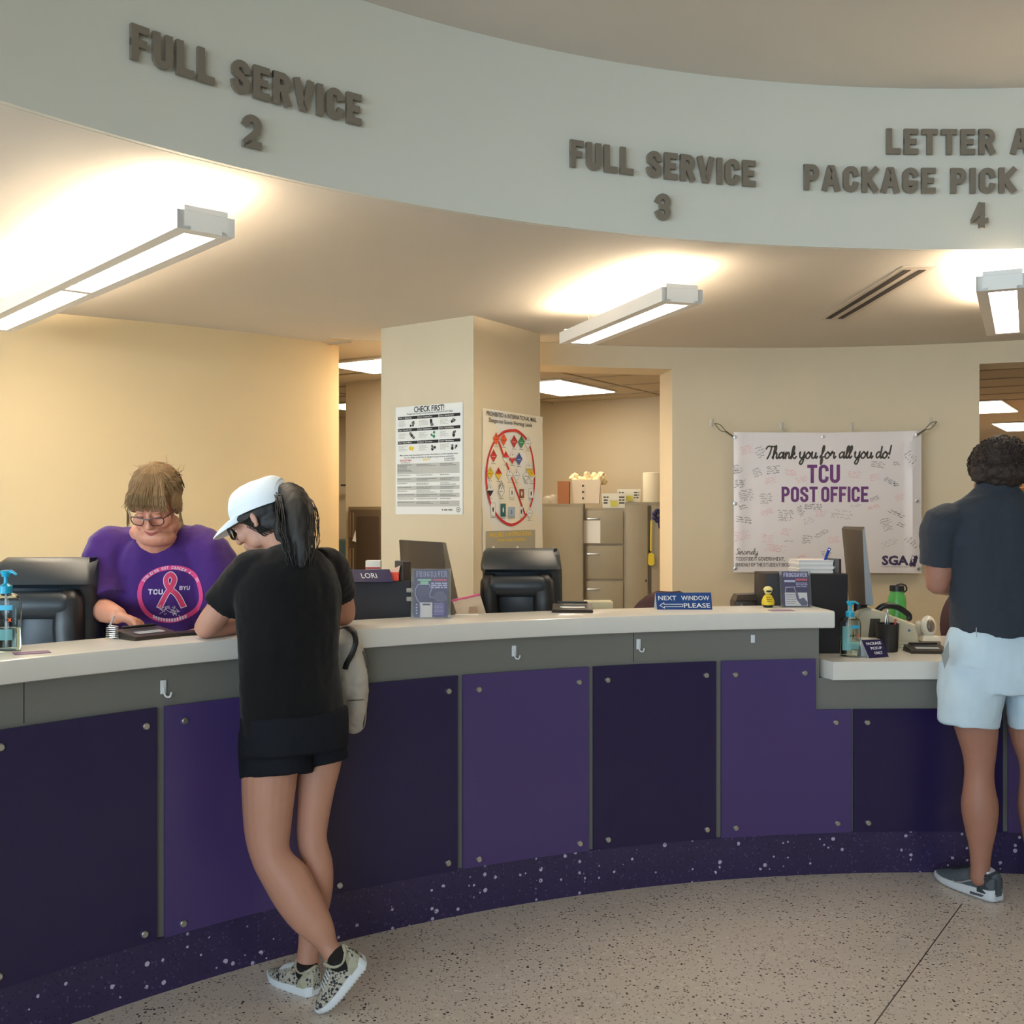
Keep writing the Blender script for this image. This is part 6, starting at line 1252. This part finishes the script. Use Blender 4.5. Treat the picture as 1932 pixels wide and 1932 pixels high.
# printed emblem draped on the shirt
emb = MB(); emb.frame(P(321, 1121, 3.92), (1, 0, -.03), (0.03, 0, 1)); k = 3.92/F; pk = mat('pink print', (204, 62, 120), .8); pk2 = mat('rose print', (196, 52, 92), .8)
E_ = lambda x, y: ((x-945)/5.22*k, (1365-y)/5.22*k)
ringp = cr([E_(*p) for p in ((945, 1105), (1080, 1125), (1180, 1210), (1232, 1360), (1205, 1480), (1100, 1580), (950, 1628), (800, 1600), (700, 1510), (658, 1370), (690, 1235), (800, 1140))], 5, True)
emb.ribbon(ringp, 44/5.22*k, None, 0, pk, closed=True)
wk = mat('white shirt print', (214, 200, 214), .8)
loop = cr([E_(*p) for p in ((1060, 1470), (1010, 1370), (925, 1290), (903, 1215), (940, 1170), (980, 1215), (960, 1290), (910, 1370), (860, 1480))], 6)
emb.ribbon(loop, 56/5.22*k, None, .0004, wk); emb.ribbon(loop, 44/5.22*k, None, .0008, pk2)
a_, b_ = E_(742, 1370), E_(880, 1340); word(emb, 'TCU', a_[0], a_[1], 52/5.22*k, wk, wr=.5, tr=.22, z1=.0008, wid=b_[0]-a_[0])
a_, b_ = E_(1030, 1322), E_(1118, 1310); word(emb, 'BYU', a_[0], a_[1], 40/5.22*k, wk, wr=.5, tr=.18, z1=.0008, wid=b_[0]-a_[0])
for i in range(26):
    a_ = radians(150-118*i/25); p = V(E_(945+292*cos(a_), 1367-262*sin(a_))); rx = V((cos(a_-pi/2), sin(a_-pi/2))); ry = V((-rx.y, rx.x)); ch = 'STRIKING OUT CANCER 4 A CURE'[i]; H = 30/5.22*k
    for st in glyph(ch, H*.42, H*.8): emb.ribbon([tuple(p+rx*(s_[0]-H*.2)+ry*(s_[1]-H*.4)) for s_ in st], H*.17, None, .0008, wk)
for i in range(13):
    a_ = radians(240+60*i/12); p = V(E_(945+285*cos(a_), 1367-255*sin(a_))); emb.rect(p.x-.004, p.y-.006, p.x+.002, p.y+.006, .0008, wk)
for i in range(34):
    x, y = 950+R.uniform(-90, 90), 1540+R.uniform(-60, 40); a_ = E_(x, y); b_ = E_(x+R.uniform(-40, 40), y+R.uniform(-25, 25)); emb.ribbon([a_, b_], .0016, None, .0008, wk)
for i, v in enumerate(emb.v):
    zoff = 3.92-v.y; h_ = sbv.ray_cast(V((v.x, 3.2, v.z)), V((0, 1, 0)))
    if h_[0]: emb.v[i] = h_[0]+V((0, -.0022-zoff, 0))
# the print was laid out at the shirt's own size, so place it from the chest depth
emb.build('shirt_print', clerk)
hb = MB(); hm = hair_blond; rot = Matrix([q_.normalized() for q_ in Mc.to_3x3().col]).transposed()
def eh(mb, M, c, r, m, rot): mb.ell(M @ V(c), V(r)*M.to_3x3().col[0].length, m, 20, rot)
eh(hb, Mc, (0, -.030, .045), (.090, .100, .088), hm, rot); eh(hb, Mc, (0, .034, .072), (.070, .046, .032), hm, rot); eh(hb, Mc, (0, -.055, .098), (.066, .060, .040), hm, rot)
for s_ in (-1, 1): eh(hb, Mc, (s_*.078, .004, .020), (.016, .045, .050), hm, rot)
solid(hb, .005, 4, lambda p, n: .004*noise.noise(V((p.x*60, p.y*60, p.z*14)))+.002*noise.noise(p*110), 'hair', clerk, [hm])
hs = MB()
for k in range(230):     # fringe and frizzy ends
    x = R.uniform(-.07, .07); strand(hs, [Mc @ V((x*.7, R.uniform(.0, .04), .118)), Mc @ V((x, .078+R.uniform(-.006, .012), .088)), Mc @ V((x*1.06+R.uniform(-.01, .01), .098+R.uniform(-.004, .008), .058)), Mc @ V((x*1.1+R.uniform(-.014, .014), .099+R.uniform(-.002, .006), .034+R.uniform(-.008, .012)))], .0016, .0006, hm)
for k in range(620):     # combed up from the hairline to the crown
    a_ = R.uniform(-2.6, 2.6); q = []
    for i in range(7):
        v = i/6; el = radians(4+112*v); rr = cos(el); aa = a_*(1-.3*v)
        q.append(Mc @ V((.096*rr*sin(aa)+R.uniform(-.002, .002), -.026+.103*rr*cos(aa), .040+.109*sin(el)+R.uniform(-.002, .003))))
    strand(hs, q[R.randint(0, 3):R.randint(5, 7)], .0018, .0008, hm)
for k in range(70):
    a_ = R.uniform(0, 2*pi); r_ = R.uniform(.5, 1); b0 = V((.085*r_*cos(a_), -.04+.09*r_*sin(a_), .05+.085*sqrt(max(0, 1-r_*r_*.9)))); dv = V((-sin(a_)+R.uniform(-.9, .9), R.uniform(-.8, .4), R.uniform(-.5, .8))).normalized(); L = R.uniform(.015, .045)
    strand(hs, [Mc @ b0, Mc @ (b0+dv*L*.5+V((R.uniform(-.008, .008),)*3)), Mc @ (b0+dv*L+V((R.uniform(-.012, .012), R.uniform(-.012, .012), 0)))], .0015, .0005, hm)
for s_ in (-1, 1):
    for k in range(22): strand(hs, [Mc @ V((s_*.084, .02, .03)), Mc @ V((s_*(.092+R.uniform(0, .008)), .035, -.01)), Mc @ V((s_*(.096+R.uniform(-.006, .012)), .045+R.uniform(-.01, .01), -.05-R.uniform(0, .025)))], .0015, .0005, hm)
hs.build('hair_strands', clerk)
gl = MB(); gm2 = mat('dark red glasses frame', (62, 30, 34), .3)
lens = mat('glasses lens', (225, 215, 215), .05, trans=0, alpha=.16)
for s_ in (-1, 1):
    rp = [(s_*.010, .112, .004), (s_*.030, .112, .008), (s_*.056, .104, .006), (s_*.058, .102, -.012), (s_*.048, .107, -.022), (s_*.022, .114, -.022), (s_*.012, .114, -.012)]
    gl.tube([Mc @ V(p) for p in cr(rp, 3, True)+[rp[0]]], .0019, gm2, 6)
    gl.tube([Mc @ V((s_*.057, .104, .003)), Mc @ V((s_*.082, .06, .006)), Mc @ V((s_*.088, -.002, .006))], .0019, gm2, 6, rb=.003)
gl.tube([Mc @ V((-.011, .114, .002)), Mc @ V((0, .116, .004)), Mc @ V((.011, .114, .002))], .0019, gm2, 6); g_ = gl.build('glasses', clerk)
face = MB()
for s_ in (-1, 1):
    face.tube([Mc @ V(p) for p in ((s_*.018, .0935, -.001), (s_*.030, .0945, -.004), (s_*.043, .088, -.001))], .0013, mat('lash brown', (84, 56, 46), .7), 6)
    face.tube([Mc @ V(p) for p in ((s_*.014, .0965, .024), (s_*.030, .0965, .029), (s_*.048, .086, .024))], .0022, mat('brow brown', (150, 112, 84), .8), 6)
face.build('eyelids_and_brows', clerk)
lp = MB(); lm = mat('lip rose', (168, 84, 78), .5)
lp.tube([Mc @ V(p) for p in ((-.026, .088, -.061), (-.012, .0985, -.063), (0, .0995, -.0645), (.012, .0985, -.063), (.026, .088, -.061))], [.001, .0022, .002, .0022, .001], lm, 8); lp.tube([Mc @ V(p) for p in ((-.022, .089, -.0665), (0, .099, -.0715), (.022, .089, -.0665))], [.001, .003, .001], lm, 8, sub=3); lp.build('lips', clerk)
tr = MB(); trm = mat('dark trousers', (34, 32, 40), .9); tr.tube([P(300, 1290, 4.21), P(300, 1360, 4.22)], [.24, .22], trm, 24, side=(1, 0, 0), rb=.17)
for s_ in (-1, 1): tr.tube([P(300+s_*46, 1340, 4.22), P(300+s_*46, 1560, 4.22), (P(300+s_*46, 0, 4.22).x, 4.22, .05)], [.12, .09, .075], trm, 18)
solid(tr, .01, 3, folds(.006, 6, 3, 1), 'trousers', clerk, [trm])

# ---------------------------------------------------------------- man (customer), seen from behind
man = thing('person', 'man with curly dark hair, charcoal polo and pale blue shorts, seen from behind', 'person', (2.0, 4.28, 0))
sk = skin_m; Mm = headframe(P(1880, 893, 4.30), (-.10, .93, -.33), 0, 1.05); body = MB(); head_parts(body, Mm, sk, 1.0, 1.0)
body.tube([P(1882, 965, 4.28), P(1881, 925, 4.28), P(1880, 900, 4.29)], [.075, .062, .062], sk, 18)
body.tube([P(1893, 1240, 4.28), P(1888, 1120, 4.28), P(1882, 1010, 4.27), P(1882, 965, 4.28)], [.15, .155, .19, .12], sk, 24, side=(1, 0, 0), rb=[.11, .10, .11, .07], sub=3)
LS, LE, LW = P(1782, 990, 4.27), P(1769, 1100, 4.30), P(1850, 1108, 4.56)
RS, RE, RW = P(1985, 990, 4.27), P(2005, 1105, 4.30), P(1930, 1110, 4.56)
for A_, B_, C_, mr in ((LS, LE, LW, 1), (RS, RE, RW, -1)):
    body.tube([A_, A_.lerp(B_, .5), B_.lerp(A_, .1), B_], [.062, .056, .052, .047], sk, 18, rnd=True); body.tube([B_, B_.lerp(C_, .3), B_.lerp(C_, .75), C_], [.046, .048, .036, .030], sk, 16, rnd=True)
    hand(body, C_, (.4*mr, .8, -.1), (0, 0, -1), sk, 1.05, .5, mr)
c = leg(body, [(1790, 1880, 1330, 4.28), (1803, 1882, 1372, 4.28), (1817, 1878, 1420, 4.28), (1821, 1874, 1455, 4.28), (1819, 1876, 1485, 4.275), (1815, 1882, 1520, 4.27), (1821, 1879, 1560, 4.265), (1829, 1871, 1600, 4.26), (1832, 1867, 1636, 4.26), (1831, 1869, 1655, 4.26)], sk)
leg(body, [(1906, 1996, 1330, 4.30), (1906, 1985, 1380, 4.30), (1922, 1982, 1430, 4.30), (1926, 1980, 1462, 4.30), (1924, 1982, 1490, 4.30), (1922, 1988, 1520, 4.30), (1928, 1985, 1560, 4.30), (1935, 1977, 1600, 4.30), (1939, 1974, 1630, 4.30), (1938, 1976, 1650, 4.30)], sk)
solid(body, .0052, 4, None, 'body', man, [sk])
pm = mat('charcoal polo cloth', (50, 55, 64), .88, spec=.25, bump=.3, bscale=20, sheen=.1)
sh = MB(); sh.tube([P(1893, 1200, 4.275), P(1890, 1165, 4.28), P(1886, 1110, 4.28), P(1884, 1050, 4.275), P(1882, 1000, 4.27), P(1881, 965, 4.27), P(1881, 940, 4.28), P(1881, 922, 4.285)], [.202, .200, .197, .212, .228, .205, .125, .085], pm, 32, side=(1, 0, 0), rb=[.14, .13, .125, .13, .13, .108, .082, .070], sub=4)
sh.tube([P(1822, 985, 4.27), LS+V((-.008, 0, .0)), LS.lerp(LE, .45)+V((-.012, 0, 0)), LS.lerp(LE, .70)+V((-.012, 0, 0))], [.075, .080, .071, .068], pm, 24, sub=3)
sh.tube([P(1942, 985, 4.27), RS, RS.lerp(RE, .45), RS.lerp(RE, .74)], [.075, .086, .078, .076], pm, 24, sub=3)
solid(sh, .006, 5, folds(.011, 8, 3, 11, .0016), 'polo_shirt', man, [pm])
co = MB(); co.tube([P(1881, 930, 4.285), P(1880.5, 916, 4.288), P(1880, 906, 4.29)], [.092, .082, .076], pm, 28, side=(1, 0, 0), rb=[.078, .072, .068], cap=False); co.tube([P(1881, 930, 4.285), P(1880, 905, 4.29)], [.088, .072], pm, 28, side=(1, 0, 0), rb=[.074, .064], cap=False); co.build('collar', man, sharp=80)
lb = mat('pale blue shorts cloth', (196, 216, 228), .85, bump=.25, bscale=16, noise_amt=.03)
st_ = MB(); st_.tube([P(1893, 1188, 4.28), P(1893, 1215, 4.275), P(1893, 1265, 4.27), P(1893, 1300, 4.27)], [.205, .222, .248, .245], lb, 32, side=(1, 0, 0), rb=[.13, .15, .165, .155], sub=3)
st_.tube([P(1836, 1260, 4.275), P(1830, 1310, 4.27), P(1826, 1365, 4.27)], [.130, .122, .113], lb, 28, side=(1, 0, 0), rb=[.145, .135, .125], sub=3)
st_.tube([P(1951, 1260, 4.275), P(1957, 1310, 4.27), P(1960, 1372, 4.27)], [.130, .122, .113], lb, 28, side=(1, 0, 0), rb=[.145, .135, .125], sub=3)
so_, sbv2 = solid(st_, .0065, 5, folds(.009, 9, 6, 21), 'shorts', man, [lb])
wb = MB(); wb.tube([P(1893, 1196, 4.28), P(1893, 1187, 4.28)], [.214, .208], lb, 36, side=(1, 0, 0), rb=[.144, .138], cap=False)
for x in (1842, 1936): wb.tube([P(x, 1185, 4.14+abs(x-1890)*.0001), P(x, 1202, 4.125)], .006, lb, 6, rb=.002)
wb.build('waistband', man)
pk_ = MB(); pk_.hexa([P(1776, 1236, 4.20), P(1790, 1208, 4.17), P(1791, 1240, 4.15), P(1782, 1262, 4.17)], [P(1776, 1236, 4.215), P(1790, 1208, 4.185), P(1791, 1240, 4.165), P(1782, 1262, 4.185)], mat('grey pocket lining', (136, 148, 150), .9)); pk_.build('pocket_lining', man)
hb = MB(); hm = hair_brown; rot = Matrix([q_.normalized() for q_ in Mm.to_3x3().col]).transposed()
for c_, r_ in (((0, -.032, .040), (.098, .108, .092)), ((0, -.06, -.020), (.094, .078, .058)), ((-.080, -.03, .0), (.034, .055, .050)), ((.080, -.03, .0), (.034, .055, .050)), ((0, .04, .075), (.075, .06, .045))): eh(hb, Mm, c_, r_, hm, rot)
solid(hb, .005, 1, lambda p, n: .010*noise.noise(p*34)+.005*noise.noise(p*80), 'hair', man, [hm])
hs = MB()
for k in range(620):
    a_ = R.uniform(0, 2*pi); zz = R.uniform(-.75, 1); r_ = sqrt(1-zz*zz*.98) if abs(zz) < 1 else .1; b0 = Mm @ V((.104*r_*cos(a_), -.036+.112*r_*sin(a_), .022+.098*zz)); n_ = (b0-Mm.translation).normalized(); t_ = n_.orthogonal().normalized(); t_ = Matrix.Rotation(R.uniform(0, 6.28), 3, n_) @ t_; b_ = n_.cross(t_); rr = R.uniform(.005, .011); tw = R.uniform(2.2, 4.5)
    if (Mm.inverted() @ b0).y > .055 and (Mm.inverted() @ b0).z < .06: continue
    strand(hs, [b0+t_*rr*cos(q)+n_*(rr*sin(q)+.002*q)+b_*.0022*q for q in [tw*i/7 for i in range(8)]], .0026, .0012, hm)
hs.build('hair_curls', man)
gs = mat('slate shoe knit', (78, 86, 94), .75, bump=.15, bscale=200); gd = mat('dark slate trim', (44, 50, 58), .7); ls = mat('light grey mark', (150, 150, 158), .6); wsk = mat('white sock', (222, 228, 240), .9); gso = mat('off white rubber sole', (206, 212, 218), .5)
for heel, toe, sg in ((P(1884, 1703, 4.205), P(1770, 1660, 4.47), 1), (P(1954, 1688, 4.30), P(2010, 1655, 4.50), -1)):
    heel.z = .004; toe.z = .004; M = shoe(man, heel, toe, (0, 0, 1), gs, gso, .100, .112, heel_patch=gd, sock=wsk, stripe=gd, tread=False, st=1.25)
    mk = MB(); L_ = [(.62, .040), (.56, .036), (.46, .046), (.32, .066), (.20, .078), (.32, .060), (.46, .040), (.58, .030)]; d_ = (toe-heel).normalized(); s_ = d_.cross(V((0, 0, 1)))
    for sg2 in (-1, 1):
        q = [M(x, sg2*.0475, z) for x, z in L_]; mk.hexa(q, [p+s_*sg2*.003 for p in q], ls)
    mk.build('side_mark', man)
    mk = MB()
    for sg2 in (-1, 1): q = [M(.12, sg2*.0385, .012), M(.32, sg2*.0465, .010), M(.32, sg2*.0465, .020), M(.12, sg2*.0385, .022)]; mk.hexa(q, [p+s_*sg2*.004 for p in q], mat('air window', (84, 84, 92), .3))
    mk.build('sole_window', man)
